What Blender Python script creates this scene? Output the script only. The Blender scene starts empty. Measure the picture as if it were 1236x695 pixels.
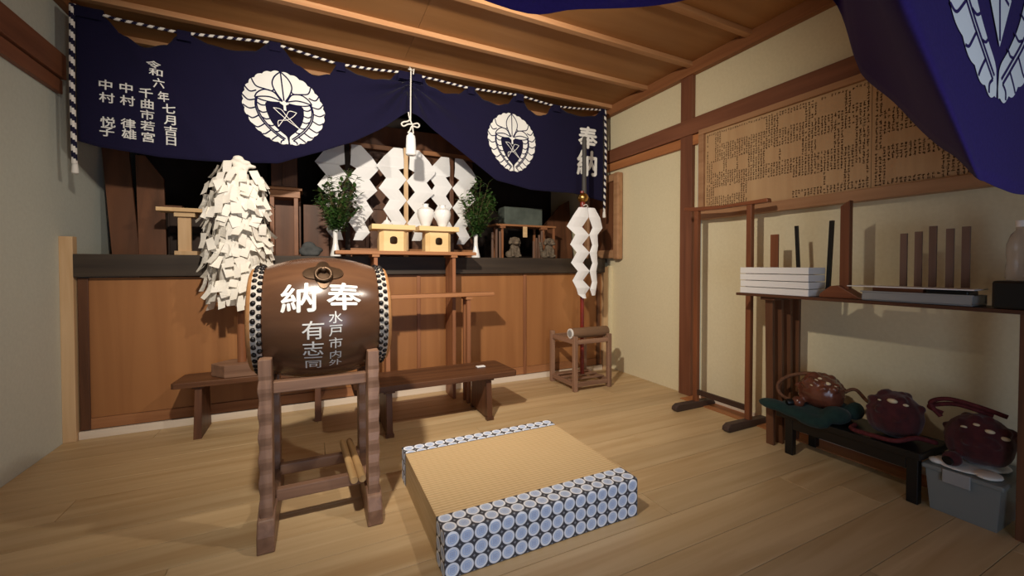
import bpy, bmesh, math, random
from mathutils import Vector, Matrix, geometry
random.seed(7)
PI = math.pi
sc = bpy.context.scene
col = sc.collection

# ------------------------------------------------------------------ camera, world, light, exposure
cam = bpy.data.cameras.new('camera'); camo = bpy.data.objects.new('camera', cam); col.objects.link(camo)
camo.location = (0, 0, 1.0)
camo.rotation_euler = (math.radians(90 - 1.08), 0, math.radians(-25.7))
cam.sensor_fit = 'HORIZONTAL'; cam.sensor_width = 36; cam.lens = 498 / 1236 * 36
cam.shift_y = -17.5 / 1236; cam.clip_start = .02
sc.camera = camo

w = bpy.data.worlds.new('world'); sc.world = w; w.use_nodes = True
w.node_tree.nodes['Background'].inputs[0].default_value = (.55, .68, .9, 1)
w.node_tree.nodes['Background'].inputs[1].default_value = .10

def light(name, kind, loc, energy, color, size=.1, rot=(0, 0, 0), size_y=None):
    l = bpy.data.lights.new(name, kind); o = bpy.data.objects.new(name, l); col.objects.link(o)
    o.location = loc; o.rotation_euler = rot; l.energy = energy; l.color = color
    if kind == 'AREA':
        l.size = size
        if size_y: l.shape = 'RECTANGLE'; l.size_y = size_y
    else: l.shadow_soft_size = size
    return o
def spot(name, loc, target, energy, color, angle, size=.04):
    o = light(name, 'SPOT', loc, energy, color, size)
    o.data.spot_size = math.radians(angle); o.data.spot_blend = 1
    o.rotation_euler = (Vector(target) - Vector(loc)).to_track_quat('-Z', 'Y').to_euler()
    return o
spot('flood_lamp_left', (-.15, .85, 2.2), (.85, 2.75, 1.35), 235, (1, .89, .75), 122)
spot('flood_lamp_right', (1.2, .75, 2.2), (.3, 2.8, 1.1), 75, (1, .90, .77), 135)
light('doorway_daylight', 'AREA', (.5, -.75, .62), 11, (.66, .78, 1), 1.0, (math.radians(90), 0, 0), .9)
sc.view_settings.view_transform = 'Standard'; sc.view_settings.look = 'None'
sc.view_settings.gamma = 1; sc.view_settings.use_curve_mapping = False
sc.view_settings.exposure = 0.25

# ------------------------------------------------------------------ materials
def S(r, g, b):
    f = lambda c: (c / 255 / 12.92) if c / 255 <= .04045 else ((c / 255 + .055) / 1.055) ** 2.4
    return (f(r), f(g), f(b), 1)
def base_mat(name, rough=.6, spec=.4):
    m = bpy.data.materials.new(name); m.use_nodes = True; nt = m.node_tree
    b = nt.nodes['Principled BSDF']; b.inputs['Roughness'].default_value = rough
    b.inputs['Specular IOR Level'].default_value = spec
    return m, nt, b
def N(nt, t, **kw):
    n = nt.nodes.new(t)
    for k, v in kw.items(): setattr(n, k, v)
    return n
def ramp(nt, fac, stops):
    r = N(nt, 'ShaderNodeValToRGB'); nt.links.new(fac, r.inputs[0]); e = r.color_ramp.elements
    e[0].position, e[0].color = stops[0]; e[1].position, e[1].color = stops[-1]
    for p, c in stops[1:-1]:
        x = e.new(p); x.color = c
    return r.outputs[0]
def math_n(nt, op, a, b=None):
    n = N(nt, 'ShaderNodeMath', operation=op)
    for i, v in enumerate((a, b)):
        if v is None: continue
        if isinstance(v, (int, float)): n.inputs[i].default_value = v
        else: nt.links.new(v, n.inputs[i])
    return n.outputs[0]
def mix(nt, fac, a, b, mode='MIX'):
    n = N(nt, 'ShaderNodeMix', data_type='RGBA', blend_type=mode)
    for i, v in ((0, fac), (6, a), (7, b)):
        if isinstance(v, (int, float, tuple)): n.inputs[i].default_value = v
        else: nt.links.new(v, n.inputs[i])
    return n.outputs[2]
def bump(nt, b, h, strength=.2, dist=.003):
    n = N(nt, 'ShaderNodeBump'); n.inputs['Strength'].default_value = strength; n.inputs['Distance'].default_value = dist
    nt.links.new(h, n.inputs['Height']); nt.links.new(n.outputs[0], b.inputs['Normal'])
def wood(name, c1, c2, axis='X', rough=.5, grain=26, vary=.12, spec=.35, bstr=.15):
    """long-grain wood: stretched noise along axis, knots, per-object tone"""
    m, nt, b = base_mat(name, rough, spec)
    tc = N(nt, 'ShaderNodeTexCoord'); oi = N(nt, 'ShaderNodeObjectInfo')
    ad = N(nt, 'ShaderNodeVectorMath', operation='ADD'); nt.links.new(tc.outputs['Object'], ad.inputs[0])
    sc_ = N(nt, 'ShaderNodeVectorMath', operation='SCALE'); sc_.inputs[0].default_value = (7, 13, 5)
    nt.links.new(oi.outputs['Random'], sc_.inputs['Scale']); nt.links.new(sc_.outputs[0], ad.inputs[1])
    mp = N(nt, 'ShaderNodeMapping'); s = [grain, grain, grain]; s['XYZ'.index(axis)] = grain * .06
    mp.inputs['Scale'].default_value = s; nt.links.new(ad.outputs[0], mp.inputs[0])
    n1 = N(nt, 'ShaderNodeTexNoise'); n1.inputs['Scale'].default_value = 1; n1.inputs['Detail'].default_value = 5; n1.inputs['Distortion'].default_value = .6
    nt.links.new(mp.outputs[0], n1.inputs['Vector'])
    n2 = N(nt, 'ShaderNodeTexNoise'); n2.inputs['Scale'].default_value = 2.2; n2.inputs['Detail'].default_value = 3
    nt.links.new(ad.outputs[0], n2.inputs['Vector'])
    c = ramp(nt, n1.outputs[0], [(.3, c2), (.68, c1)])
    c = mix(nt, math_n(nt, 'MULTIPLY', n2.outputs[0], .45), c, c2)
    hs = N(nt, 'ShaderNodeHueSaturation'); nt.links.new(c, hs.inputs['Color'])
    v = math_n(nt, 'ADD', math_n(nt, 'MULTIPLY', oi.outputs['Random'], vary * 2), 1 - vary)
    nt.links.new(v, hs.inputs['Value']); nt.links.new(hs.outputs[0], b.inputs['Base Color'])
    bump(nt, b, n1.outputs[0], bstr)
    return m
def plain(name, c, rough=.6, spec=.4, metal=0, noise=0, nscale=20, c2=None, bstr=0, sheen=0):
    m, nt, b = base_mat(name, rough, spec); b.inputs['Metallic'].default_value = metal
    b.inputs['Base Color'].default_value = c
    if sheen: b.inputs['Sheen Weight'].default_value = sheen; b.inputs['Sheen Roughness'].default_value = .5
    if noise or bstr:
        tc = N(nt, 'ShaderNodeTexCoord'); n1 = N(nt, 'ShaderNodeTexNoise'); n1.inputs['Scale'].default_value = nscale; n1.inputs['Detail'].default_value = 5
        nt.links.new(tc.outputs['Object'], n1.inputs['Vector'])
        if noise:
            c2 = c2 or tuple(x * .6 for x in c[:3]) + (1,)
            nt.links.new(ramp(nt, n1.outputs[0], [(.5 - noise, c2), (.5 + noise, c)]), b.inputs['Base Color'])
        if bstr: bump(nt, b, n1.outputs[0], bstr)
    return m
M = {}
M['floor'] = wood('oak_floor', S(214, 188, 146), S(184, 152, 108), 'X', .42, 15, .09, .4, .08)
M['ply'] = wood('orange_plywood', S(178, 124, 76), S(146, 96, 56), 'Z', .5, 7, .05)
M['ceil'] = wood('ceiling_board', S(178, 130, 82), S(156, 108, 62), 'X', .55, 8, .05)
M['batten'] = wood('ceiling_batten', S(204, 158, 114), S(176, 126, 84), 'X', .55, 20, .04)
M['battenY'] = wood('ceiling_edge_wood', S(165, 112, 72), S(135, 85, 52), 'Y', .55, 20, .04)
M['beamY'] = wood('red_brown_beam', S(142, 92, 66), S(110, 68, 48), 'Y', .5, 18, .05)
M['postZ'] = wood('red_brown_post', S(138, 88, 62), S(102, 62, 44), 'Z', .5, 18, .05)
M['kamoi'] = wood('tan_rail_wood', S(190, 128, 80), S(160, 100, 60), 'Y', .5, 18, .05)
M['pale'] = wood('pale_cypress', S(226, 196, 152), S(205, 168, 120), 'X', .5, 20, .05)
M['paleZ'] = wood('pale_cypress_upright', S(222, 190, 148), S(200, 162, 118), 'Z', .5, 20, .05)
M['whitewood'] = wood('white_primed_wood', S(235, 222, 205), S(215, 198, 175), 'X', .5, 20, .03)
M['ledge'] = wood('smoked_dark_wood', S(74, 62, 50), S(44, 36, 30), 'X', .55, 14, .05)
M['walnutX'] = wood('walnut_plank', S(112, 74, 48), S(74, 46, 30), 'X', .45, 20, .08)
M['walnutZ'] = wood('walnut_upright', S(118, 78, 52), S(80, 50, 34), 'Z', .45, 20, .08)
M['walnutY'] = wood('walnut_foot', S(112, 76, 54), S(76, 50, 36), 'Y', .45, 20, .08)
M['standZ'] = wood('drum_stand_wood', S(164, 128, 104), S(118, 88, 70), 'Z', .42, 24, .08)
M['standX'] = wood('drum_stand_rail', S(162, 126, 102), S(116, 86, 68), 'X', .42, 24, .08)
M['standY'] = wood('drum_stand_foot', S(158, 122, 98), S(116, 86, 68), 'Y', .42, 24, .08)
M['shelfX'] = wood('tan_shelf_plank', S(184, 130, 88), S(148, 98, 62), 'X', .45, 20, .06)
M['shelfZ'] = wood('tan_shelf_upright', S(166, 112, 76), S(128, 82, 54), 'Z', .45, 20, .06)
M['rackZ'] = wood('rack_wood', S(140, 84, 52), S(104, 60, 38), 'Z', .45, 20, .06)
M['rackY'] = wood('rack_rail_wood', S(150, 90, 56), S(112, 64, 40), 'Y', .45, 20, .06)
M['darkfootX'] = wood('dark_foot_wood', S(84, 66, 58), S(54, 42, 38), 'X', .45, 20, .05)
M['darkrailY'] = wood('dark_rail_wood', S(74, 52, 42), S(46, 32, 26), 'Y', .45, 20, .05)
M['plankY'] = wood('shelf_board_wood', S(104, 66, 44), S(70, 42, 28), 'Y', .45, 20, .05)
M['interior'] = wood('old_cabinet_wood', S(128, 82, 54), S(84, 54, 36), 'Z', .5, 10, .1)
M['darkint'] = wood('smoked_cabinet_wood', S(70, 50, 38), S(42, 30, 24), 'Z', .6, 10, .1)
M['boardface'] = wood('name_board_wood', S(208, 174, 130), S(190, 152, 110), 'Z', .6, 12, .04)
M['frameY'] = wood('name_board_frame', S(184, 142, 104), S(158, 116, 82), 'Y', .5, 18, .04)
M['box'] = wood('cypress_box_wood', S(240, 212, 160), S(226, 192, 136), 'X', .5, 16, .03)
M['slat'] = wood('brown_slat_wood', S(132, 104, 88), S(104, 78, 64), 'Z', .55, 20, .1)
M['plasterL'] = plain('grey_green_plaster', S(208, 212, 200), .9, .2, 0, .25, 60, S(200, 204, 192), .05)
M['plasterR'] = plain('cream_plaster', S(226, 215, 180), .9, .2, 0, .25, 60, S(219, 207, 171), .05)
M['dark'] = plain('very_dark_wood', S(46, 38, 34), .8, .2, 0, .2, 5)  # very dark brown wood, slightly mottled
M['navy'] = plain('navy_cotton', S(27, 24, 52), .95, .1, 0, .3, 180, S(22, 20, 43), .1, .06)
M['violet'] = plain('violet_navy_cotton', S(50, 34, 96), .9, .15, 0, .3, 150, S(42, 28, 84), .1, .05)
M['white'] = plain('white_dye', S(232, 232, 228), .9, .1)
M['navyink'] = plain('navy_line_dye', S(24, 22, 58), .95, .1)
M['paper'] = plain('white_paper', S(240, 240, 240), .8, .2)
M['oldpaper'] = plain('cream_paper', S(240, 236, 228), .85, .15, 0, .2, 8, S(234, 228, 214))
M['porcelain'] = plain('white_porcelain', S(238, 238, 236), .12, .6)
M['cord_w'] = plain('white_cord', S(228, 224, 216), .8, .2)
M['cord_n'] = plain('navy_cord', S(26, 24, 50), .8, .2)
M['drumskin'] = plain('tan_hide', S(190, 140, 92), .6, .3, 0, .2, 30, S(165, 116, 72))
M['band'] = plain('pale_hide_band', S(205, 198, 188), .6, .3, 0, .2, 40, S(178, 168, 156))
M['iron'] = plain('black_iron', S(38, 34, 34), .35, .6, .6)
M['bronze'] = plain('aged_bronze', S(92, 72, 54), .4, .5, .7, .25, 40)
M['brass'] = plain('brass', S(190, 150, 84), .28, .5, 1)
M['redpole'] = plain('vermilion_lacquer', S(140, 44, 28), .35, .5, 0, .2, 15, S(112, 36, 26))
M['blade'] = plain('dark_grey_cover', S(70, 68, 66), .6, .3)
M['black'] = plain('black_lacquer', S(18, 17, 17), .35, .4)
M['blackmat'] = plain('black_plastic', S(14, 14, 15), .4, .4)
M['green'] = plain('dark_green_cloth', S(38, 58, 54), .95, .1, 0, .2, 30, S(30, 48, 45), .3, .1)
M['leaf'] = plain('sakaki_leaf', S(84, 118, 58), .35, .5, 0, .25, 12, S(46, 76, 34))
M['twig'] = plain('green_twig', S(80, 72, 44), .7, .3)
M['brownhead'] = plain('brown_lacquer', S(118, 68, 50), .22, .6, 0, .25, 12, S(84, 46, 36), .3)
M['redhead'] = plain('dark_red_cloth', S(86, 36, 38), .8, .2, 0, .25, 24, S(54, 22, 25), .8, .2)
M['redcord'] = plain('dark_red_cord', S(104, 44, 46), .8, .2, 0, .2, 60, S(70, 28, 30), .5)
M['browncord'] = plain('brown_cord', S(120, 84, 62), .8, .2, 0, .2, 80, S(86, 56, 40), .5)
M['creamspot_glint'] = plain('cream_spot_highlight', S(220, 205, 170), .4, .4)  # spots of the red masks; painted highlights and patches on the brown one
M['pink'] = plain('pink_lacquer', S(196, 110, 96), .3, .5)
M['stone'] = plain('grey_carved_stone', S(120, 106, 88), .8, .3, 0, .25, 30, S(74, 64, 54), .4)
M['greycloth'] = plain('grey_cloth', S(92, 94, 94), .9, .2, 0, .25, 20)
M['greybox'] = plain('grey_green_box', S(92, 100, 92), .8, .2, 0, .2, 10)
M['cardwhite'] = plain('white_card', S(236, 234, 230), .6, .3)
M['greyplastic'] = plain('grey_tray_plastic', S(150, 150, 148), .4, .4)
M['ink'] = plain('black_ink', S(84, 62, 44), .8, .1)
M['chrome'] = plain('steel_ring', S(190, 190, 190), .2, .5, 1)
M['bamboo'] = wood('tan_drumstick', S(214, 184, 134), S(180, 142, 94), 'Y', .45, 14, .06)
M['birch'] = wood('pale_log', S(150, 116, 88), S(104, 78, 58), 'X', .6, 14, .06)
def glassy(name, c, trans, rough, alpha=1):
    m, nt, b = base_mat(name, rough, .4); b.inputs['Base Color'].default_value = c
    b.inputs['Transmission Weight'].default_value = trans; b.inputs['IOR'].default_value = 1.3
    return m
M['binplastic'] = glassy('clear_grey_plastic', S(150, 154, 150), .35, .35)
M['bottle'] = glassy('clear_bottle_plastic', S(230, 215, 205), .85, .1)
# glossy barrel
def drum_mat():
    m = wood('lacquered_zelkova', S(108, 76, 54), S(78, 53, 38), 'X', .24, 9, .02, .5, .05)
    return m
M['drum'] = drum_mat()
# plaid of printed rings: cloth edging
def ring_mat():
    m, nt, b = base_mat('ring_brocade', .75, .2)
    uv = N(nt, 'ShaderNodeTexCoord')
    fr = N(nt, 'ShaderNodeVectorMath', operation='FRACTION'); nt.links.new(uv.outputs['UV'], fr.inputs[0])
    sb = N(nt, 'ShaderNodeVectorMath', operation='SUBTRACT'); sb.inputs[1].default_value = (.5, .5, 0); nt.links.new(fr.outputs[0], sb.inputs[0])
    ln = N(nt, 'ShaderNodeVectorMath', operation='LENGTH'); nt.links.new(sb.outputs[0], ln.inputs[0])
    sep = N(nt, 'ShaderNodeSeparateXYZ'); nt.links.new(sb.outputs[0], sep.inputs[0])
    r = ln.outputs['Value']
    ang = math_n(nt, 'ARCTAN2', sep.outputs[1], sep.outputs[0])
    pet = math_n(nt, 'MULTIPLY', math_n(nt, 'COSINE', math_n(nt, 'MULTIPLY', ang, 4)), .03)
    r2 = math_n(nt, 'ADD', r, pet)
    white = S(242, 246, 255); pale = S(196, 214, 244); mid = S(140, 164, 210)
    inner = ramp(nt, r2, [(0.0, white), (.05, mid), (.09, pale), (.15, pale), (.18, mid), (.21, white), (.235, pale), (.34, pale)])
    inner.node.color_ramp.interpolation = 'LINEAR'
    # lens-shaped diamond between the rings
    dark = S(78, 78, 84)
    ax = math_n(nt, 'SUBTRACT', .5, math_n(nt, 'ABSOLUTE', sep.outputs[0])); ay = math_n(nt, 'SUBTRACT', .5, math_n(nt, 'ABSOLUTE', sep.outputs[1]))
    dd = math_n(nt, 'ADD', ax, ay)
    outc = mix(nt, math_n(nt, 'LESS_THAN', dd, .10), dark, S(150, 152, 158))
    ringmask = math_n(nt, 'MULTIPLY', math_n(nt, 'GREATER_THAN', r, .335), math_n(nt, 'LESS_THAN', r, .475))
    c = mix(nt, math_n(nt, 'GREATER_THAN', r, .475), inner, outc)
    c = mix(nt, ringmask, c, white)
    nt.links.new(c, b.inputs['Base Color'])
    return m
M['ring'] = ring_mat()
def straw_mat():
    m, nt, b = base_mat('rush_matting', .7, .25)
    tc = N(nt, 'ShaderNodeTexCoord')
    sep = N(nt, 'ShaderNodeSeparateXYZ'); nt.links.new(tc.outputs['Object'], sep.inputs[0])
    row = math_n(nt, 'ABSOLUTE', math_n(nt, 'SINE', math_n(nt, 'MULTIPLY', sep.outputs[1], PI / .0155)))
    cx = math_n(nt, 'ABSOLUTE', math_n(nt, 'SINE', math_n(nt, 'MULTIPLY', sep.outputs[0], PI / .028)))
    ns = N(nt, 'ShaderNodeTexNoise'); ns.inputs['Scale'].default_value = 60
    mp = N(nt, 'ShaderNodeMapping'); mp.inputs['Scale'].default_value = (.15, 1, 1); nt.links.new(tc.outputs['Object'], mp.inputs[0]); nt.links.new(mp.outputs[0], ns.inputs[0])
    n3 = N(nt, 'ShaderNodeTexNoise'); n3.inputs['Scale'].default_value = 5; nt.links.new(tc.outputs['Object'], n3.inputs[0])
    h = math_n(nt, 'MULTIPLY', row, math_n(nt, 'ADD', math_n(nt, 'MULTIPLY', cx, .35), .65))
    c = ramp(nt, h, [(0, S(172, 140, 96)), (.35, S(216, 186, 140)), (1, S(224, 195, 150))])
    c = mix(nt, math_n(nt, 'MULTIPLY', ns.outputs[0], .35), c, S(200, 166, 114))
    c = mix(nt, math_n(nt, 'MULTIPLY', n3.outputs[0], .3), c, S(226, 198, 152))
    nt.links.new(c, b.inputs['Base Color']); bump(nt, b, h, .5, .003)
    return m
M['straw'] = straw_mat()
M['strawedge'] = wood('straw_core', S(214, 190, 150), S(196, 168, 124), 'Y', .8, 60, .03, .2, .4)

# ------------------------------------------------------------------ mesh helpers
def bx3(m, x0, y0, z0, x1, y1, z1):
    i = len(m.v)
    m.v += [(x0, y0, z0), (x1, y0, z0), (x1, y1, z0), (x0, y1, z0), (x0, y0, z1), (x1, y0, z1), (x1, y1, z1), (x0, y1, z1)]
    m.add([(0, 3, 2, 1), (4, 5, 6, 7), (0, 1, 5, 4), (1, 2, 6, 5), (2, 3, 7, 6), (3, 0, 4, 7)], i)
class MB:
    def __init__(s): s.v = []; s.f = []; s.mi = []; s.uv = None
    def add(s, faces, off, mi=0):
        for f in faces: s.f.append(tuple(a + off for a in f)); s.mi.append(mi)
    def box(s, x0, y0, z0, x1, y1, z1):
        bx3(s, min(x0, x1), min(y0, y1), min(z0, z1), max(x0, x1), max(y0, y1), max(z0, z1)); return s
    def hexa(s, pts):      # 8 corner points, bottom 4 then top 4
        i = len(s.v); s.v += [tuple(p) for p in pts]
        s.add([(0, 3, 2, 1), (4, 5, 6, 7), (0, 1, 5, 4), (1, 2, 6, 5), (2, 3, 7, 6), (3, 0, 4, 7)], i); return s
    def bar(s, a, b, w, d, up=(0, 0, 1)):   # rectangular bar from a to b
        a = Vector(a); b = Vector(b); t = (b - a).normalized(); u = Vector(up)
        if abs(t.dot(u)) > .95: u = Vector((0, 1, 0))
        x = t.cross(u).normalized() * w / 2; y = x.cross(t).normalized() * d / 2
        return s.hexa([a - x - y, a + x - y, a + x + y, a - x + y, b - x - y, b + x - y, b + x + y, b - x + y])
    def tube(s, pts, r, n=10, cap=True, mi=0, twist=None, closed=False):
        pts = [Vector(p) for p in pts]; K = len(pts); i0 = len(s.v)
        prev = None
        for k, p in enumerate(pts):
            t = (pts[min(k + 1, K - 1)] - pts[max(k - 1, 0)]).normalized()
            if prev is None:
                u = t.orthogonal().normalized()
            else: u = (prev - t * prev.dot(t)).normalized()
            prev = u; v = t.cross(u); rr = r[k] if isinstance(r, (list, tuple)) else r
            for j in range(n):
                a = 2 * PI * j / n; s.v.append(tuple(p + (u * math.cos(a) + v * math.sin(a)) * rr))
        for k in range(K - 1):
            for j in range(n):
                q = (i0 + k * n + j, i0 + k * n + (j + 1) % n, i0 + (k + 1) * n + (j + 1) % n, i0 + (k + 1) * n + j)
                s.f.append(q); s.mi.append(mi if twist is None else ((j + k * twist) * 2 // n) % 2)
        if cap:
            s.f.append(tuple(i0 + j for j in reversed(range(n)))); s.mi.append(mi)
            s.f.append(tuple(i0 + (K - 1) * n + j for j in range(n))); s.mi.append(mi)
        return s
    def lathe(s, prof, c=(0, 0, 0), axis='Z', n=24, mi=0, sq=1.0):
        i0 = len(s.v); K = len(prof)
        for r, h in prof:
            for j in range(n):
                a = 2 * PI * j / n; x, y = r * math.cos(a), r * math.sin(a) * sq
                p = {'Z': (x, y, h), 'X': (h, x, y), 'Y': (x, h, y)}[axis]
                s.v.append((p[0] + c[0], p[1] + c[1], p[2] + c[2]))
        for k in range(K - 1):
            for j in range(n):
                a, b_, c_, d = i0 + k * n + j, i0 + k * n + (j + 1) % n, i0 + (k + 1) * n + (j + 1) % n, i0 + (k + 1) * n + j
                s.f.append((a, b_, c_, d) if axis != 'Y' else (d, c_, b_, a)); s.mi.append(mi)
        if prof[0][0] > 1e-6: s.f.append(tuple(i0 + j for j in reversed(range(n)))); s.mi.append(mi)
        if prof[-1][0] > 1e-6: s.f.append(tuple(i0 + (K - 1) * n + j for j in range(n))); s.mi.append(mi)
        return s
    def ball(s, c, r, n=10, m=7, sc=(1, 1, 1)):
        i0 = len(s.v)
        for k in range(m + 1):
            t = PI * k / m
            for j in range(n):
                a = 2 * PI * j / n
                s.v.append((c[0] + r * sc[0] * math.sin(t) * math.cos(a), c[1] + r * sc[1] * math.sin(t) * math.sin(a), c[2] - r * sc[2] * math.cos(t)))
        for k in range(m):
            for j in range(n):
                s.f.append((i0 + k * n + j, i0 + k * n + (j + 1) % n, i0 + (k + 1) * n + (j + 1) % n, i0 + (k + 1) * n + j)); s.mi.append(0)
        return s
    def prism(s, poly, fn0, fn1):      # polygon (u,v) list extruded between two maps
        i0 = len(s.v); n = len(poly)
        s.v += [tuple(fn0(*p)) for p in poly] + [tuple(fn1(*p)) for p in poly]
        tris = geometry.tessellate_polygon([[Vector((p[0], p[1], 0)) for p in poly]])
        for t in tris:
            s.f.append(tuple(i0 + a for a in t)); s.mi.append(0)
            s.f.append(tuple(i0 + n + a for a in reversed(t))); s.mi.append(0)
        for k in range(n):
            s.f.append((i0 + k, i0 + (k + 1) % n, i0 + n + (k + 1) % n, i0 + n + k)); s.mi.append(0)
        return s
    def mesh(s, name, off=(0, 0, 0), smooth=None):
        me = bpy.data.meshes.new(name)
        me.from_pydata([(a - off[0], b - off[1], c - off[2]) for a, b, c in s.v], [], s.f)
        for p, i in zip(me.polygons, s.mi): p.material_index = i
        bm = bmesh.new(); bm.from_mesh(me); bmesh.ops.remove_doubles(bm, verts=bm.verts, dist=1e-6)
        bmesh.ops.recalc_face_normals(bm, faces=bm.faces); bm.to_mesh(me); bm.free()
        if smooth:
            for p in me.polygons: p.use_smooth = True
            me.set_sharp_from_angle(angle=math.radians(smooth))
        return me
    def build(s, name, mat, parent=None, smooth=None, bevel=0, at=None, **props):
        off = wloc(parent) if parent else (at or (0, 0, 0))
        o = bpy.data.objects.new(name, s.mesh(name, off, smooth))
        for m_ in (mat if isinstance(mat, (list, tuple)) else [mat]): o.data.materials.append(m_)
        col.objects.link(o)
        if parent: o.parent = parent
        elif at: o.location = at
        if bevel:
            b = o.modifiers.new('bevel', 'BEVEL'); b.width = bevel; b.segments = 2; b.limit_method = 'ANGLE'
        for k, v in props.items(): o[k] = v
        return o
def wloc(o):
    p = Vector((0, 0, 0))
    while o: p += Vector(o.location); o = o.parent
    return tuple(p)
def tag(o, label, cat, group=None):
    o['label'] = label; o['category'] = cat
    if group: o['group'] = group
    return o
def thing(name, label, cat, loc, group=None):
    o = bpy.data.objects.new(name, None); col.objects.link(o); o.location = loc; o.empty_display_size = .05
    return tag(o, label, cat, group)
def struct(o): o['kind'] = 'structure'; return o
def copy_tree(root, loc, label, group=None):
    r = root.copy(); col.objects.link(r); r.location = loc; r['label'] = label
    if group: r['group'] = group
    for ch in list(root.children):
        c = ch.copy(); col.objects.link(c); c.parent = r
        for g in list(ch.children):
            d = g.copy(); col.objects.link(d); d.parent = c
    return r
def B(name, mat, parent, *boxes, bevel=.002, **kw):
    m = MB()
    for b_ in boxes: m.box(*b_)
    return m.build(name, mat, parent, bevel=bevel, **kw)

def grid_cut(bm, step, x0, x1, y0, y1):
    for ax, a, b_ in ((0, x0, x1), (1, y0, y1)):
        k = math.ceil(a / step) * step
        while k < b_:
            no = (1, 0, 0) if ax == 0 else (0, 1, 0); co = (k, 0, 0) if ax == 0 else (0, k, 0)
            bmesh.ops.bisect_plane(bm, geom=bm.verts[:] + bm.edges[:] + bm.faces[:], plane_co=co, plane_no=no)
            k += step
def flat_to(name, mat, parent, bm, fn, step=.03, **props):
    """take a flat 2D bmesh, cut it on a grid and lay it on a surface given by fn(u,v)"""
    xs = [v.co.x for v in bm.verts]; ys = [v.co.y for v in bm.verts]
    grid_cut(bm, step, min(xs), max(xs), min(ys), max(ys))
    off = Vector(wloc(parent)) if parent else Vector((0, 0, 0))
    for v in bm.verts: v.co = Vector(fn(v.co.x, v.co.y)) - off
    me = bpy.data.meshes.new(name); bm.to_mesh(me); bm.free(); me.materials.append(mat)
    o = bpy.data.objects.new(name, me); col.objects.link(o)
    if parent: o.parent = parent
    for k, v in props.items(): o[k] = v
    return o
def poly_bm(polys):
    bm = bmesh.new()
    for poly in polys:
        vs = [bm.verts.new((p[0], p[1], 0)) for p in poly]
        for t in geometry.tessellate_polygon([[Vector((p[0], p[1], 0)) for p in poly]]):
            try: bm.faces.new([vs[a] for a in t])
            except ValueError: pass
    return bm
def ribbon_bm(lines, wd):
    bm = bmesh.new()
    for ln in lines:
        L = [Vector((p[0], p[1], 0)) for p in ln]; prev = None
        for k, p in enumerate(L):
            t = (L[min(k + 1, len(L) - 1)] - L[max(k - 1, 0)]).normalized(); n = Vector((-t.y, t.x, 0)) * wd / 2
            a, b_ = bm.verts.new(p - n), bm.verts.new(p + n)
            if prev: bm.faces.new((prev[0], a, b_, prev[1]))
            prev = (a, b_)
    return bm
def text_bm(chars, weight=.02):
    """chars: list of (character, cx, cy, width, height) drawn flat"""
    bm = bmesh.new()
    for ch, cx, cy, wd, ht in chars:
        c = bpy.data.curves.new('t', 'FONT'); c.body = ch; c.resolution_u = 3
        o = bpy.data.objects.new('t', c); col.objects.link(o)
        dg = bpy.context.evaluated_depsgraph_get(); dg.update()
        me = bpy.data.meshes.new_from_object(o.evaluated_get(dg))
        if len(me.vertices):
            xs = [v.co.x for v in me.vertices]; ys = [v.co.y for v in me.vertices]
            mx, my = (min(xs) + max(xs)) / 2, (min(ys) + max(ys)) / 2
            for v in me.vertices:
                v.co.x = cx + (v.co.x - mx) * wd / .92; v.co.y = cy + (v.co.y - my) * ht / .92
            bm.from_mesh(me)
            if weight:
                for dx, dy in ((weight * wd, 0), (-weight * wd, 0), (0, weight * ht), (0, -weight * ht)):
                    me.transform(Matrix.Translation((dx, dy, 0))); bm.from_mesh(me); me.transform(Matrix.Translation((-dx, -dy, 0)))
        bpy.data.objects.remove(o); bpy.data.curves.remove(c); bpy.data.meshes.remove(me)
    return bm
def interp(tab, x, smooth=True):
    if x <= tab[0][0]: return tab[0][1]
    for (a, b_), (c, d) in zip(tab, tab[1:]):
        if x <= c:
            t = (x - a) / (c - a)
            if smooth: t = t * t * (3 - 2 * t)
            return b_ + (d - b_) * t
    return tab[-1][1]
def catmull(pts, n=6):
    P_ = [Vector(p) for p in pts]; out = []
    for i in range(len(P_) - 1):
        p0 = P_[max(i - 1, 0)]; p1 = P_[i]; p2 = P_[i + 1]; p3 = P_[min(i + 2, len(P_) - 1)]
        for k in range(n):
            t = k / n
            out.append(.5 * ((2 * p1) + (p2 - p0) * t + (2 * p0 - 5 * p1 + 4 * p2 - p3) * t * t + (3 * p1 - p0 - 3 * p2 + p3) * t ** 3))
    out.append(P_[-1]); return out
def blob(name, mat, parent, balls, vox=.006, smooth_it=4, at=None, **props):
    m = MB()
    for c, r, s_ in balls: m.ball(c, r, 14, 10, s_)
    o = m.build(name, mat, parent, at=at, **props)
    r = o.modifiers.new('remesh', 'REMESH'); r.mode = 'VOXEL'; r.voxel_size = vox; r.use_smooth_shade = True
    if smooth_it:
        s2 = o.modifiers.new('smooth', 'SMOOTH'); s2.iterations = smooth_it; s2.factor = .5
    return o

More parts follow.
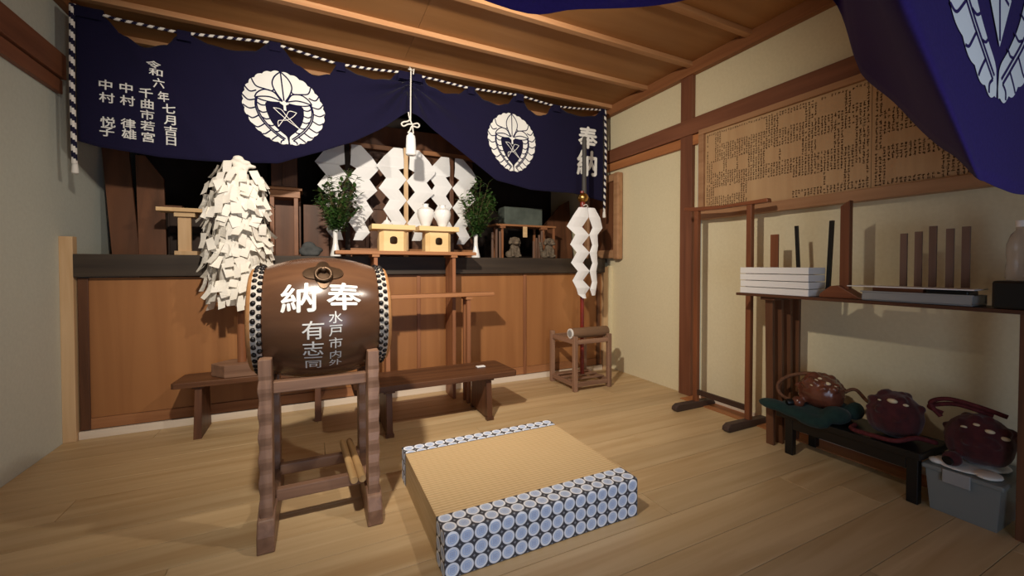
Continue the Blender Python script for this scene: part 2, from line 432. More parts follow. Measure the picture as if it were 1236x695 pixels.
# ------------------------------------------------------------------ the room
XL, XR, YB, YF, YA, ZC = -1.28, 2.62, 3.2, -1.5, 4.35, 2.53
fl = struct(B('floor', M['dark'], None, (XL, YF, -.08, XR, YB + .02, -.02), bevel=0))
row = 0; y = .865 - .168 * 14
while y < YB - .001:
    y1 = min(y + .168, YB)
    x = XL - random.uniform(0, 1.7)
    while x < XR:
        x1 = x + 1.82
        a, b_ = max(x, XL), min(x1, XR)
        if b_ - a > .03: B('plank', M['floor'], fl, (a + .0008, y + .0008, -.02, b_ - .0008, y1 - .0008, 0), bevel=.0016)
        x = x1
    y = y1
ce = struct(B('ceiling', M['dark'], None, (XL, YF, ZC + .012, XR, YA, ZC + .06), bevel=0))
ys = [3.17 + .463 * k for k in range(-10, 3)]
for k, yy in enumerate(ys):
    B('batten', M['batten'], ce, (XL, yy - .022, ZC - .034, XR, yy + .022, ZC), bevel=.003)
    if k: 
        for xa, xb in ((XL, .62), (.62, XR)):
            B('ceiling_board', M['ceil'], ce, (xa + .001, ys[k - 1] + .0, ZC, xb - .001, yy, ZC + .012), bevel=0)
struct(B('wall_left', M['plasterL'], None, (XL - .1, YF, -.02, XL, YA, ZC + .06), bevel=0))
struct(B('wall_right', M['plasterR'], None, (XR, YF, -.02, XR + .1, YA, ZC + .06), bevel=0))
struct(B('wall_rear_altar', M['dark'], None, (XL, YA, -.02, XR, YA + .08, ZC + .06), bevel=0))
# right wall timbers
t1 = struct(B('trim_1', M['postZ'], None, (XR - .035, 2.235, 0, XR, 2.345, ZC), bevel=.003))
struct(B('trim_2', M['beamY'], None, (XR - .045, YF, 1.99, XR, YB + .05, 2.11), bevel=.004))
struct(B('trim_3', M['kamoi'], None, (XR - .03, 2.345, 1.912, XR, YB + .05, 1.985), bevel=.003))
struct(B('trim_4', M['kamoi'], None, (XR - .03, YF, 1.912, XR, 2.235, 1.985), bevel=.003))
struct(B('trim_5', M['battenY'], None, (XR - .05, YF, 2.44, XR, YA, ZC), bevel=.004))
struct(B('trim_6', M['kamoi'], None, (XR - .14, YF, 0, XR, 2.235, .006), bevel=.002))
struct(B('trim_7', M['whitewood'], None, (XR - .012, .6, .006, XR, 2.2, .03), bevel=.001))
struct(B('trim_8', M['plasterL'], None, (XR - .014, 2.17, .03, XR, 2.2, 1.912), bevel=.001))
# left wall timbers
struct(B('trim_9', M['beamY'], None, (XL, YF, 2.035, XL + .045, 3.18, 2.17), bevel=.004))
struct(B('trim_10', M['beamY'], None, (XL, YF, 1.955, XL + .028, 3.18, 2.03), bevel=.003))
struct(B('trim_11', M['battenY'], None, (XL, YF, 2.46, XL + .05, YA, ZC), bevel=.003))
# front of the altar: plywood panels, battens, sill
wb = struct(B('wall_back', M['dark'], None, (XL, YB + .02, 0, XR, YB + .06, .93), bevel=0))
bx_ = [-1.215, -.235, .735, 1.665, 2.50]
for a, b_ in zip(bx_, bx_[1:]):
    B('panel', M['ply'], wb, (a, YB + .008, .115, b_, YB + .02, .93), bevel=0)
    B('kick_rail', M['kamoi'] if a > 5 else M['shelfX'], wb, (a, YB + .002, .05, b_, YB + .02, .113), bevel=.001)
for x in bx_[1:4]: B('cover_strip', M['shelfZ'], wb, (x - .014, YB - .004, .05, x + .014, YB + .006, .93), bevel=.002)
B('cover_strip', M['walnutZ'], wb, (2.44, YB - .006, .05, 2.475, YB + .006, .93), bevel=.002)
B('cover_strip', M['walnutZ'], wb, (-1.215, YB - .004, .05, -1.17, YB + .006, .93), bevel=.002)
struct(B('baseboard_back', M['whitewood'], None, (-1.22, YB - .012, 0, 2.50, YB + .02, .045), bevel=.002))
tl = struct(B('trim_12', M['paleZ'], None, (XL, YB - .03, 0, -1.222, YB + .02, 1.165), bevel=.002))
tr = struct(B('trim_13', M['paleZ'], None, (2.505, YB - .02, 0, 2.56, YB + .02, .99), bevel=.002))
tr = struct(B('trim_14', M['plasterR'], None, (2.56, YB - .005, 0, XR, YB + .02, 1.0), bevel=0))

# dark ledge the altar stands on
ld = thing('altar_ledge', 'long dark smoke-stained beam and shelf across the plywood front', 'altar shelf', (.63, 3.17, .935))
B('front_beam', M['ledge'], ld, (-1.221, 3.165, .935, 2.51, 3.26, 1.067), bevel=.004)
B('shelf_board', M['ledge'], ld, (XL + .01, 3.26, 1.03, XR - .01, YA - .01, 1.067), bevel=.002)

# ------------------------------------------------------------------ big curtain over the altar
top_tab = [(-1.17, 2.41), (-1.055, 2.40), (-.97, 2.32), (-.883, 2.272), (-.78, 2.31), (-.715, 2.388), (-.655, 2.394), (-.57, 2.37), (-.45, 2.355), (-.33, 2.37), (-.24, 2.44), (-.185, 2.43),
           (-.09, 2.33), (.02, 2.283), (.11, 2.31), (.154, 2.383), (.205, 2.383), (.3, 2.345), (.395, 2.333), (.5, 2.36), (.575, 2.417), (.66, 2.43), (.74, 2.425), (.82, 2.35), (.913, 2.318), (1.03, 2.34), (1.109, 2.40),
           (1.157, 2.403), (1.25, 2.33), (1.366, 2.31), (1.46, 2.34), (1.532, 2.422), (1.594, 2.426), (1.67, 2.33), (1.755, 2.29), (1.83, 2.31), (1.887, 2.392), (1.955, 2.39), (2.06, 2.36), (2.184, 2.35), (2.33, 2.37), (2.41, 2.43), (2.44, 2.44)]
hem_tab = [(-1.17, 1.69), (-1.083, 1.667), (-.807, 1.642), (-.543, 1.646), (-.207, 1.672), (.051, 1.773), (.253, 1.866), (.461, 2.001), (.64, 2.143), (.665, 2.15), (.69, 2.138), (.879, 2.017), (1.184, 1.808), (1.351, 1.697), (1.674, 1.648), (2.123, 1.654), (2.44, 1.60)]
def cur_y(x, z):
    r = math.hypot(x - .66, z - 2.36) + .02; a = math.atan2(z - 2.36, x - .66)
    f = .028 * math.exp(-r / .55) * math.sin(11 * a) + .012 * math.sin(5.2 * x + 2.3 * z) + .008 * math.sin(12 * x - 5 * z) * max(0, 1 - abs(z - 2.3) / .35)
    f += .01 * math.exp(-((x + .55 - (2.35 - z) * .55) / .05) ** 2) - .012 * math.exp(-((x + .95 - (2.3 - z) * .62) / .05) ** 2)
    return 3.12 + f
cu = thing('altar_curtain', 'wide dark navy altar curtain with two white crests, gathered up in the middle', 'curtain', (.64, 3.12, 2.42))
m = MB(); NX, NZ = 200, 34
for i in range(NX + 1):
    x = -1.17 + 3.61 * i / NX; zt = interp(top_tab, x); zb = interp(hem_tab, x, False)
    for j in range(NZ + 1):
        z = zt + (zb - zt) * j / NZ; m.v.append((x, cur_y(x, z), z))
for i in range(NX):
    for j in range(NZ):
        a = i * (NZ + 1) + j; m.f.append((a, a + 1, a + NZ + 2, a + NZ + 1)); m.mi.append(0)
cl = m.build('cloth', M['navy'], cu, smooth=80)
sd = cl.modifiers.new('thick', 'SOLIDIFY'); sd.thickness = .0015; sd.offset = -1
onc = lambda d: (lambda x, z: (x, cur_y(x, z) - d, z))

def crest_layers(parent, cx, cz, hw, hh, fn, mats, shear=0, step=.035, taper=0, lw=1, filled=False):
    T = lambda u, v: (cx + u * hw * (1 - taper * max(0, .25 - v) ** 1.3) + shear * v * hw, cz + v * hh)
    R = lambda pts: [T(*p) for p in pts]
    out = []
    nb = 26
    for k in range(241):
        a = PI / 2 + PI * (k / 240) * .975
        ph = (k / 240) * nb / 2
        rr = .965 + .035 * abs(math.sin(PI * ph))
        out.append((rr * math.cos(a), rr * math.sin(a)))
    hole = [(0, .12), (-.1, .17), (-.42, .13), (-.46, -.02), (-.44, -.2), (-.36, -.42), (-.22, -.6), (-.08, -.72), (-.035, -.78)]
    hole = catmull([(p[0], p[1], 0) for p in hole], 5); hole = [(p.x, p.y) for p in hole]
    half = out + [(-.03, -.97), (-.02, -.9)] + list(reversed(hole))
    other = [(-u, v) for u, v in half]
    other.reverse()
    flat_to('crest', mats[0], parent, poly_bm([R(half), R(other)]), fn(.003), step)
    L = []
    def both(p): L.append(p); L.append([(-u, v) for u, v in p])
    def crv(*p): return [(q.x, q.y) for q in catmull([(a, b_, 0) for a, b_ in p], 6)]
    spine = [(-.66, .2), (-.70, -.02), (-.64, -.3), (-.48, -.55), (-.28, -.74), (-.12, -.86)]
    both(crv(*spine)); both(crv(*[(u + .035, v + .03) for u, v in spine]))
    # dividers outside and inside of the spine
    for t, (a, b_, c) in {0: ((-.97, .28), (-.85, .14), (-.68, .16)), 1: ((-.99, .0), (-.86, -.08), (-.70, -.04)), 2: ((-.95, -.27), (-.83, -.33), (-.66, -.24)), 3: ((-.83, -.53), (-.74, -.56), (-.55, -.45)),
                          4: ((-.66, -.73), (-.58, -.72), (-.42, -.61)), 5: ((-.45, -.88), (-.4, -.84), (-.27, -.75)), 6: ((-.22, -.96), (-.2, -.9), (-.12, -.86)), 7: ((-.90, .52), (-.78, .36), (-.62, .40))}.items(): both(crv(a, b_, c))
    for a, b_, c in [((-.66, .1), (-.56, .03), (-.44, .04)), ((-.66, -.1), (-.56, -.16), (-.44, -.13)), ((-.60, -.28), (-.5, -.33), (-.39, -.3)), ((-.47, -.48), (-.39, -.5), (-.3, -.46)), ((-.32, -.64), (-.25, -.64), (-.19, -.6))]: both(crv(a, b_, c))
    both(crv((-.70, .70), (-.62, .52), (-.45, .47), (-.26, .44), (-.2, .5)))           # big top petals
    both(crv((0, .98), (-.16, .82), (-.23, .62), (-.16, .4), (-.03, .2)))              # top leaf
    L.append([(0, .97), (.0, .6), (0, .22)])
    both(crv((-.06, .18), (-.2, .4), (-.42, .45), (-.6, .35), (-.68, .22)))            # side leaves
    both(crv((-.05, .17), (-.25, .14), (-.5, .16), (-.68, .22))); both(crv((-.08, .2), (-.3, .27), (-.5, .26), (-.66, .22)))
    flat_to('crest_lines', mats[1], parent, ribbon_bm([R(p) for p in L], .013 * hw / .24 * .62 * lw), fn(.005), step)
    K = [crv((-.28, .0), (-.1, -.02), (.03, -.2), (.3, -.5)), crv((-.28, .0), (-.12, -.16), (.05, -.32), (.3, -.5)), crv((.28, -.06), (.1, -.04), (0, -.2), (-.22, -.5)), crv((.28, -.06), (.16, -.2), (.0, -.3), (-.2, -.34), (-.22, -.5))]
    K = [[(u, v) for u, v in p] for p in K]
    if not filled: flat_to('crest_sprig', mats[0], parent, ribbon_bm([R(p) for p in K], .018 * hw * .9), fn(.004), step)
    if filled:
        flat_to('crest_leaf', mats[0], parent, poly_bm([R([(0, .02), (.2, -.26), (.02, -.62), (-.22, -.22)])]), fn(.0045), step)
        flat_to('crest_leaf_lines', mats[1], parent, ribbon_bm([R([(0, -.04), (.0, -.3), (.02, -.58)]), R([(-.18, -.27), (0, -.24), (.16, -.3)])], .007), fn(.0055), step)
    flat_to('crest_stem', mats[0], parent, poly_bm([R([(-.03, .22), (.03, .22), (.03, .17), (.1, .2), (.11, .15), (.03, .1), (.03, -.04), (-.03, -.04), (-.03, .1), (-.11, .15), (-.1, .2), (-.03, .17)])]), fn(.0055), step)
crest_layers(cu, -.16, 2.03, .243, .235, onc, (M['white'], M['navyink']), shear=-.10, taper=.08)
crest_layers(cu, 1.505, 2.025, .23, .243, onc, (M['white'], M['navyink']), shear=-.04, taper=.14)
s7 = .066
cols = [('中', -1.048, 2.02), ('村', -1.043, 1.948), ('悦', -1.04, 1.812), ('子', -1.045, 1.757),
        ('中', -.96, 2.02), ('村', -.955, 1.948), ('律', -.953, 1.816), ('雄', -.95, 1.757),
        ('千', -.873, 2.008), ('曲', -.868, 1.945), ('市', -.868, 1.882), ('若', -.867, 1.818), ('宮', -.865, 1.752),
        ('令', -.835, 2.18), ('和', -.825, 2.135), ('六', -.812, 2.075), ('年', -.792, 2.0), ('七', -.768, 1.935), ('月', -.765, 1.868), ('吉', -.762, 1.805), ('日', -.76, 1.745)]
flat_to('lettering', M['white'], cu, text_bm([(c, x, z, s7 * (.8 if c in '六年' else .95), s7 * (.62 if c in '令和' else .84)) for c, x, z in cols], .018), onc(.003), .03)
flat_to('lettering', M['white'], cu, text_bm([('奉', 2.262, 2.165, .19, .19), ('納', 2.258, 1.935, .21, .22)], .03), onc(.003), .03)
# rope through the curtain top and down both sides
def rope(name, pts, r, parent, n=8, step=.006):
    P_ = [Vector(p) for p in pts]; out = [P_[0]]
    for a, b_ in zip(P_, P_[1:]):
        k = max(1, int((b_ - a).length / step)); out += [a + (b_ - a) * (i / k) for i in range(1, k + 1)]
    return MB().tube(out, r, n, True, 0, twist=1).build(name, [M['cord_w'], M['cord_n']], parent)
rp = thing('curtain_rope', 'twisted white and navy rope threading the altar curtain and hanging down at both ends', 'rope', (.63, 3.12, 2.44))
rz = [(-1.175, 2.43), (-1.0, 2.398), (-.715, 2.392), (-.45, 2.42), (-.24, 2.443), (0, 2.41), (.16, 2.39), (.4, 2.40), (.6, 2.42), (.85, 2.415), (1.11, 2.402), (1.35, 2.412), (1.56, 2.425), (1.75, 2.405), (1.92, 2.392), (2.15, 2.41), (2.45, 2.445)]
rope('top_rope', [(x, 3.105 if (k % 2) else 3.108, z) for k, (x, z) in enumerate(rz)], .0085, rp)
rope('hanging_end', [(-1.178, 3.10, 2.43), (-1.182, 3.095, 2.0), (-1.178, 3.095, 1.56)], .0125, rp, step=.0085)
rope('hanging_end', [(2.452, 3.10, 2.445), (2.46, 3.10, 2.0), (2.445, 3.10, 1.50)], .0105, rp, step=.0075)
for x, z in ((-1.178, 1.56), (2.445, 1.50)):
    MB().lathe([(.011, z + .005), (.013, z - .01), (.016, z - .05), (.01, z - .055)], (x, 3.10, 0), n=10).build('rope_tassel', M['cord_w'], rp, smooth=50)
# little cloth loops that carry the curtain on the rope
for a, b_ in ((-.715, -.655), (-.24, -.185), (.154, .205), (1.109, 1.157), (1.532, 1.594), (1.887, 1.955), (.575, .74), (-1.17, -1.055), (2.40, 2.445)):
    xm = (a + b_) / 2; z = interp(rz, xm, False)
    m = MB(); n = 10
    prof = [(-.011 - .003, -.05), (-.0125, -.02), (-.0115, .0), (-.009, .01), (0, .014), (.009, .01), (.0115, 0), (.0125, -.02), (.014, -.05)]
    for k, (dy, dz) in enumerate(prof):
        for x in (a - .004, b_ + .004): m.v.append((x, 3.106 + dy, z + dz))
    for k in range(len(prof) - 1): m.f.append((2 * k, 2 * k + 1, 2 * k + 3, 2 * k + 2)); m.mi.append(0)
    m.build('cloth_loop', M['navy'], cu, smooth=80)

# white cord, knot and tassel in the middle
tt = thing('gather_tassel', 'white knotted cord with a long white tassel hanging where the curtain is gathered', 'tassel', (.65, 3.07, 1.81))
cy = 3.065
MB().tube([(.655, cy, 2.44), (.652, cy, 2.25), (.65, cy, 2.06)], .005, 8).build('cord', M['cord_w'], tt, smooth=50)
MB().tube(catmull([(.65, cy, 2.07), (.625, cy - .01, 2.05), (.60, cy, 2.045), (.585, cy, 2.03), (.60, cy, 2.015), (.63, cy - .012, 2.03), (.665, cy - .012, 2.035), (.70, cy, 2.05), (.715, cy, 2.035), (.70, cy, 2.02), (.66, cy - .01, 2.02), (.645, cy, 1.99), (.63, cy, 1.97)], 6), .0055, 8).build('knot', M['cord_w'], tt, smooth=50)
MB().tube(catmull([(.635, cy, 2.12), (.64, cy - .008, 2.08), (.66, cy - .008, 2.03), (.668, cy, 1.99), (.67, cy, 1.97)], 6), .005, 8).build('knot', M['cord_w'], tt, smooth=50)
MB().tube([(.652, cy, 2.43), (.645, cy - .01, 2.445), (.635, cy - .008, 2.43), (.66, cy - .012, 2.425), (.675, cy - .008, 2.44), (.67, cy - .006, 2.40)], .005, 7).build('knot', M['cord_w'], tt, smooth=50)
MB().lathe([(.012, 1.975), (.02, 1.962), (.031, 1.95), (.034, 1.93), (.037, 1.86), (.039, 1.815), (.03, 1.808)], (.652, cy, 0), n=14, sq=.8).build('tassel', M['paper'], tt, smooth=40)

# ------------------------------------------------------------------ gohei: white zigzag papers on staffs
def zig(parent, cx, y, rows, mat, flip=1, name='paper_strip'):
    """rows: list of (z, outer, inner); successive rows folded slightly in depth"""
    m = MB()
    for k in range(len(rows) - 1):
        (z0, o0, i0), (z1, o1, i1) = rows[k], rows[k + 1]
        d0, d1 = (.0, .012) if k % 2 == 0 else (.012, .0)
        i = len(m.v)
        n = 3
        for (z, o_, i_, d) in ((z0, o0, i0, d0), (z1, o1, i1, d1)):
            for q in range(n + 1):
                t = q / n; xx = o_ + (i_ - o_) * t
                m.v.append((cx + flip * xx, y - d - .006 * math.sin(PI * t) - k * .0012, z))
        for q in range(n): m.f.append((i + q, i + q + 1, i + n + 2 + q, i + n + 1 + q)); m.mi.append(0)
    o = m.build(name, mat, parent)
    s_ = o.modifiers.new('thick', 'SOLIDIFY'); s_.thickness = .0012
    return o
def gohei(cx, y, label, tops=1.99, sw=.0072, staffm=None, wid=1.0, lean=0):
    g = thing('paper_wand', label, 'ritual wand', (cx, y, 1.067), 'white zigzag paper wands behind the offerings')
    px = sw
    u = lambda p: p * px * wid / 4.086
    zz = lambda p: tops - (p - 118) * px / 4.086 * 1.02
    rows = [(zz(118), u(60), u(16)), (zz(165), u(105), u(14)), (zz(210), u(140), u(12)), (zz(219), u(133), u(38)), (zz(262), u(95), u(0)), (zz(312), u(130), u(38)), (zz(360), u(80), u(0)), (zz(408), u(110), u(38)), (zz(460), u(72), u(2)), (zz(505), u(95), u(34)), (zz(548), u(62), u(22))]
    rows2 = [(z - .012 if 2 < k < 10 else z, o_ * 1.02, i_) for k, (z, o_, i_) in enumerate(rows)]
    zig(g, cx, y - .015, rows, M['paper'], -1); zig(g, cx, y - .017, rows2, M['paper'], 1)
    B('staff', staffm or M['paleZ'], g, (cx - .02, y - .012, 1.067, cx + .016, y + .012, tops + .01), bevel=.002)
    return g
gohei(.715, 3.56, 'middle white zigzag paper wand behind the offerings', 1.985)
gohei(.255, 3.60, 'left white zigzag paper wand with dark staff behind the leafy branch', 1.98, staffm=M['dark'], wid=.97)
gohei(1.128, 3.60, 'right white zigzag paper wand behind the round white vases', 1.965, staffm=M['walnutZ'], wid=.95)

# ------------------------------------------------------------------ stuff inside the altar
# centre cabinet (brown doors behind the wands)
cb = thing('altar_cabinet', 'brown wooden cabinet with framed doors behind the zigzag wands', 'cabinet', (.75, 3.95, 1.067))
B('body', M['interior'], cb, (.12, 3.86, 1.067, 1.42, 4.25, 2.25), bevel=.004)
for k in range(4):
    x0 = .13 + k * .322
    d = B('door', M['interior'], cb, (x0, 3.835, 1.12, x0 + .315, 3.858, 2.0), bevel=.003)
    B('door_frame', M['walnutZ'], d, (x0, 3.82, 1.12, x0 + .03, 3.835, 2.0), (x0 + .285, 3.82, 1.12, x0 + .315, 3.835, 2.0), (x0 + .03, 3.82, 1.95, x0 + .285, 3.835, 2.0), (x0 + .03, 3.82, 1.5, x0 + .285, 3.835, 1.54), (x0 + .03, 3.82, 1.12, x0 + .285, 3.835, 1.17), bevel=.002)
B('cornice', M['shelfX'], cb, (.08, 3.79, 2.02, 1.46, 3.86, 2.06), bevel=.003)
cb2 = thing('low_plank_shelf', 'low brown plank under the wands behind the offering boxes', 'shelf', (.75, 3.7, 1.067))
B('plank', M['shelfX'], cb2, (.2, 3.62, 1.12, 1.4, 3.78, 1.145)); B('leg', M['shelfZ'], cb2, (.25, 3.66, 1.067, .29, 3.75, 1.12)); B('leg', M['shelfZ'], cb2, (1.3, 3.66, 1.067, 1.34, 3.75, 1.12))
# small shrine, left
sh = thing('small_shrine', 'small brown wooden shrine house on tall posts left of the leafy branch', 'shrine', (-.19, 3.72, 1.067))
B('roof_box', M['interior'], sh, (-.29, 3.70, 1.62, -.11, 3.85, 1.86)); B('cornice', M['shelfX'], sh, (-.32, 3.66, 1.59, -.075, 3.87, 1.61), (-.30, 3.68, 1.535, -.09, 3.86, 1.59))
for x in (-.30, -.135):
    B('post', M['shelfZ'], sh, (x, 3.69, 1.067, x + .03, 3.72, 1.535))
B('back_panel', M['interior'], sh, (-.30, 3.86, 1.067, -.09, 3.875, 1.6)); B('door', M['walnutZ'], sh, (-.215, 3.69, 1.63, -.20, 3.70, 1.82))
B('foot_shelf', M['interior'], sh, (-.30, 3.68, 1.067, -.09, 3.86, 1.085))
tag(B('brown_board', M['interior'], None, (-.07, 3.78, 1.067, .12, 3.80, 1.50), at=(.02, 3.79, 1.067)), 'plain brown board standing between the small shrine and the left branch', 'board')
tag(blob('grey_cap', M['greycloth'], None, [((-.03, 3.5, 1.14), .05, (1, .8, .9)), ((.02, 3.5, 1.12), .045, (1.1, .8, .6)), ((-.07, 3.5, 1.11), .03, (1, 1, 1)), ((-.02, 3.5, 1.09), .05, (1.4, 1, .5))], .008, 3, at=(-.02, 3.5, 1.067)), 'crumpled dark grey cap lying behind the top of the drum', 'cap')
# left: leaning boards, chest, pale stand
def slab(name, mat, label, pts, th, at):
    m = MB().prism(pts, lambda x, z: (x, at[1] + (z - 1.067) * .12, z), lambda x, z: (x, at[1] + (z - 1.067) * .12 + th, z))
    return tag(m.build(name, mat, None, bevel=.002, at=at), label, 'board')
slab('leaning_board', M['interior'], 'leftmost leaning brown board against the left wall in the altar', [(-1.19, 1.068), (-1.05, 1.068), (-1.13, 1.84), (-1.27, 1.86)], .02, (-1.15, 3.58, 1.067))
slab('leaning_board', M['interior'], 'second leaning brown board beside the dark chest in the altar', [(-1.045, 1.068), (-.90, 1.068), (-.925, 1.60), (-1.03, 1.75), (-1.08, 1.75)], .02, (-1.0, 3.55, 1.067))
ch = thing('dark_chest', 'dark drawer chest in shadow behind the pale wooden stand', 'chest', (-.65, 3.75, 1.067))
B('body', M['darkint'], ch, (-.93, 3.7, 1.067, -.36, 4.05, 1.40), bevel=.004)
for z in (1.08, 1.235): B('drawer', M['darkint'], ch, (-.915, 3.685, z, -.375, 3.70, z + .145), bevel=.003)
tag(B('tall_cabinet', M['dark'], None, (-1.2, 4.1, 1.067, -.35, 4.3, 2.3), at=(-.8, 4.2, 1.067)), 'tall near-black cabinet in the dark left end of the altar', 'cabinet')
ps = thing('pale_stand', 'pale wooden T-shaped stand left of the paper tree', 'stand', (-.74, 3.35, 1.067))
B('tabletop', M['pale'], ps, (-.885, 3.29, 1.345, -.48, 3.42, 1.37)); B('bracket', M['pale'], ps, (-.80, 3.31, 1.315, -.69, 3.41, 1.345))
B('leg', M['paleZ'], ps, (-.785, 3.33, 1.09, -.715, 3.35, 1.315), (-.785, 3.38, 1.09, -.745, 3.40, 1.315)); B('base', M['paleZ'], ps, (-.80, 3.31, 1.067, -.68, 3.42, 1.095))
tag(B('wooden_strip', M['walnutX'], None, (-.87, 3.32, 1.37, -.76, 3.37, 1.385), at=(-.82, 3.34, 1.37)), 'small brown wooden strip lying on the pale T-shaped stand', 'strip')
# right: low frame, grey box, lions, slats, boards
lf = thing('low_frame_table', 'low brown open frame table behind the lion-dogs', 'table', (1.85, 3.55, 1.067))
B('top', M['shelfX'], lf, (1.52, 3.5, 1.372, 2.17, 3.72, 1.39))
for x in (1.58, 2.02, 2.14): B('leg', M['shelfZ'], lf, (x, 3.51, 1.067, x + .022, 3.53, 1.372)); B('leg', M['shelfZ'], lf, (x, 3.69, 1.067, x + .022, 3.71, 1.372))
B('bracket', M['shelfZ'], lf, (2.0, 3.5, 1.35, 2.07, 3.54, 1.372)); B('bracket', M['shelfZ'], lf, (1.565, 3.5, 1.35, 1.62, 3.54, 1.372))
for k, (x, h) in enumerate(((1.47, .24), (1.51, .27), (1.545, .25), (1.93, .20), (1.96, .23), (1.99, .27), (1.90, .17))):
    tag(B('upright_slat', M['slat'], None, (x, 3.48, 1.067, x + .018, 3.495, 1.067 + h), at=(x, 3.487, 1.067)), ['leftmost thin slat left of the left lion-dog', 'tallest thin slat, in the middle of the three left of the left lion-dog', 'thin slat right against the left leg of the low frame table', 'second thin slat from the left between the two lion-dogs', 'third thin slat from the left between the two lion-dogs', 'tallest thin slat between the lion-dogs, beside the right one', 'shortest thin slat between the lion-dogs, nearest the left one'][k], 'slat', 'slats left of the lion-dogs' if k < 3 else 'slats between the lion-dogs')
B('hanging_tablet', M['pale'], lf, (1.80, 3.495, 1.27, 1.845, 3.505, 1.372))
tag(B('storage_box', M['greybox'], None, (1.63, 3.55, 1.39, 2.04, 3.70, 1.56), at=(1.83, 3.6, 1.39), bevel=.004), 'grey-green box on top of the low frame table', 'box')
slab('sloping_board', M['interior'], 'wide brown board with a slanted top behind the right lion-dog', [(2.10, 1.068), (2.56, 1.068), (2.56, 1.72), (2.44, 1.66), (2.16, 1.38)], .02, (2.3, 3.78, 1.067))
fp = thing('framed_panel', 'brown framed wooden panel standing at the right end of the altar ledge', 'panel', (2.57, 3.15, 1.06))
B('board', M['interior'], fp, (2.575, 3.06, 1.08, 2.60, 3.56, 1.85), bevel=.002)
B('stile', M['frameY'], fp, (2.545, 3.03, 1.06, 2.61, 3.10, 1.872), bevel=.012); B('stile', M['frameY'], fp, (2.55, 3.5, 1.07, 2.61, 3.57, 1.86), bevel=.01)
B('rail', M['frameY'], fp, (2.555, 3.10, 1.80, 2.605, 3.5, 1.872), bevel=.01); B('rail', M['frameY'], fp, (2.555, 3.10, 1.07, 2.605, 3.5, 1.15), bevel=.01)
def lion(cx, label, f=1):
    y, z = 3.3, 1.067; r = thing('lion_dog', label, 'statue', (cx, y, z), None)
    L = [((cx, y, z + .012), .055, (1.25, 1, .3)), ((cx, y + .01, z + .055), .045, (1, 1, 1.15)), ((cx, y - .005, z + .09), .04, (1, .9, 1.1)), ((cx - .03, y - .03, z + .05), .013, (1, 1, 3.2)), ((cx + .03, y - .03, z + .05), .013, (1, 1, 3.2)),
         ((cx - .032, y - .045, z + .022), .016, (1, 1.4, .8)), ((cx + .032, y - .045, z + .022), .016, (1, 1.4, .8)), ((cx + f * .045, y + .02, z + .035), .028, (1, 1.2, 1.1)), ((cx - f * .045, y + .02, z + .035), .028, (1, 1.2, 1.1)),
         ((cx - f * .005, y - .03, z + .145), .036, (1, 1, .95)), ((cx - f * .008, y - .062, z + .132), .02, (1.3, 1, .8)), ((cx - .022, y - .055, z + .158), .011, (1, 1, 1)), ((cx + .018, y - .055, z + .158), .011, (1, 1, 1)), ((cx - .04, y - .015, z + .165), .012, (1, .8, 1.4)), ((cx + .036, y - .015, z + .165), .012, (1, .8, 1.4))]
    for k in range(11):
        a = PI * k / 10; L.append(((cx + .045 * math.cos(a), y - .01, z + .135 + .04 * math.sin(a)), .014, (1, 1.4, 1)))
    for k in range(5): L.append(((cx + f * (.05 + .004 * k), y + .04, z + .05 + .022 * k), .016, (1, 1, 1)))
    blob('body', M['stone'], r, L, .0028, 0)
    return r
lion(1.61, 'grey carved lion-dog statue on the ledge, the left one of the pair', 1)
lion(1.965, 'grey carved lion-dog statue on the ledge, the right one nearer the paper streamer', -1)

# ------------------------------------------------------------------ vases with sakaki branches
def branch_vase(cx, y, label, spread, hgt, n, seed, lean=0):
    rnd = random.Random(seed)
    v = tag(MB().lathe([(.001, 1.068), (.036, 1.068), (.037, 1.075), (.026, 1.12), (.018, 1.16), (.0155, 1.20), (.0165, 1.235), (.0175, 1.24), (.0175, 1.262), (.012, 1.262), (.012, 1.2), (.001, 1.2)], (cx, y, 0), n=24).build('branch_vase', M['porcelain'], None, smooth=40, at=(cx, y, 1.067)), label[0], 'vase')
    b = thing('leafy_branch', label[1], 'branch', (cx, y, 1.22))
    ms = MB(); lv = MB()
    for k in range(n):
        a = rnd.uniform(0, 2 * PI); rr = spread * math.sqrt(rnd.uniform(.02, 1)); top = 1.30 + hgt * rnd.uniform(.3, 1) * (1 - .45 * (rr / spread) ** 2)
        ex, ey = cx + lean + rr * math.cos(a), y + rr * .55 * math.sin(a)
        p = catmull([(cx + rnd.uniform(-.007, .007), y + rnd.uniform(-.007, .007), 1.205), (cx + (ex - cx) * .25, y + (ey - y) * .25, 1.205 + (top - 1.2) * .4), (ex, ey, top)], 7)
        ms.tube(p, [.003 - .0018 * i / len(p) for i in range(len(p))], 5)
        for q in range(22):
            c = p[int(len(p) * (.34 + .65 * q / 22))]; az = rnd.uniform(0, 2 * PI); el = rnd.uniform(-.2, 1.0)
            d = Vector((math.cos(az) * math.cos(el), math.sin(az) * math.cos(el), math.sin(el))); s_ = d.cross(Vector((0, 0, 1))).normalized(); u_ = s_.cross(d)
            ln = rnd.uniform(.036, .055); wd = ln * .27; i = len(lv.v)
            for t, w_ in ((0, .1), (.35, 1), (.7, .75), (1, .05)):
                base = c + d * (ln * t + .004) - u_ * (ln * .25 * t * t)
                lv.v += [tuple(base - s_ * wd * w_), tuple(base + u_ * -.002), tuple(base + s_ * wd * w_)]
            for t in range(3):
                for e in range(2): lv.f.append((i + 3 * t + e, i + 3 * t + e + 1, i + 3 * t + e + 4, i + 3 * t + e + 3)); lv.mi.append(0)
    ms.build('twig', M['twig'], b, smooth=60); lv.build('foliage', M['leaf'], b, kind='stuff')
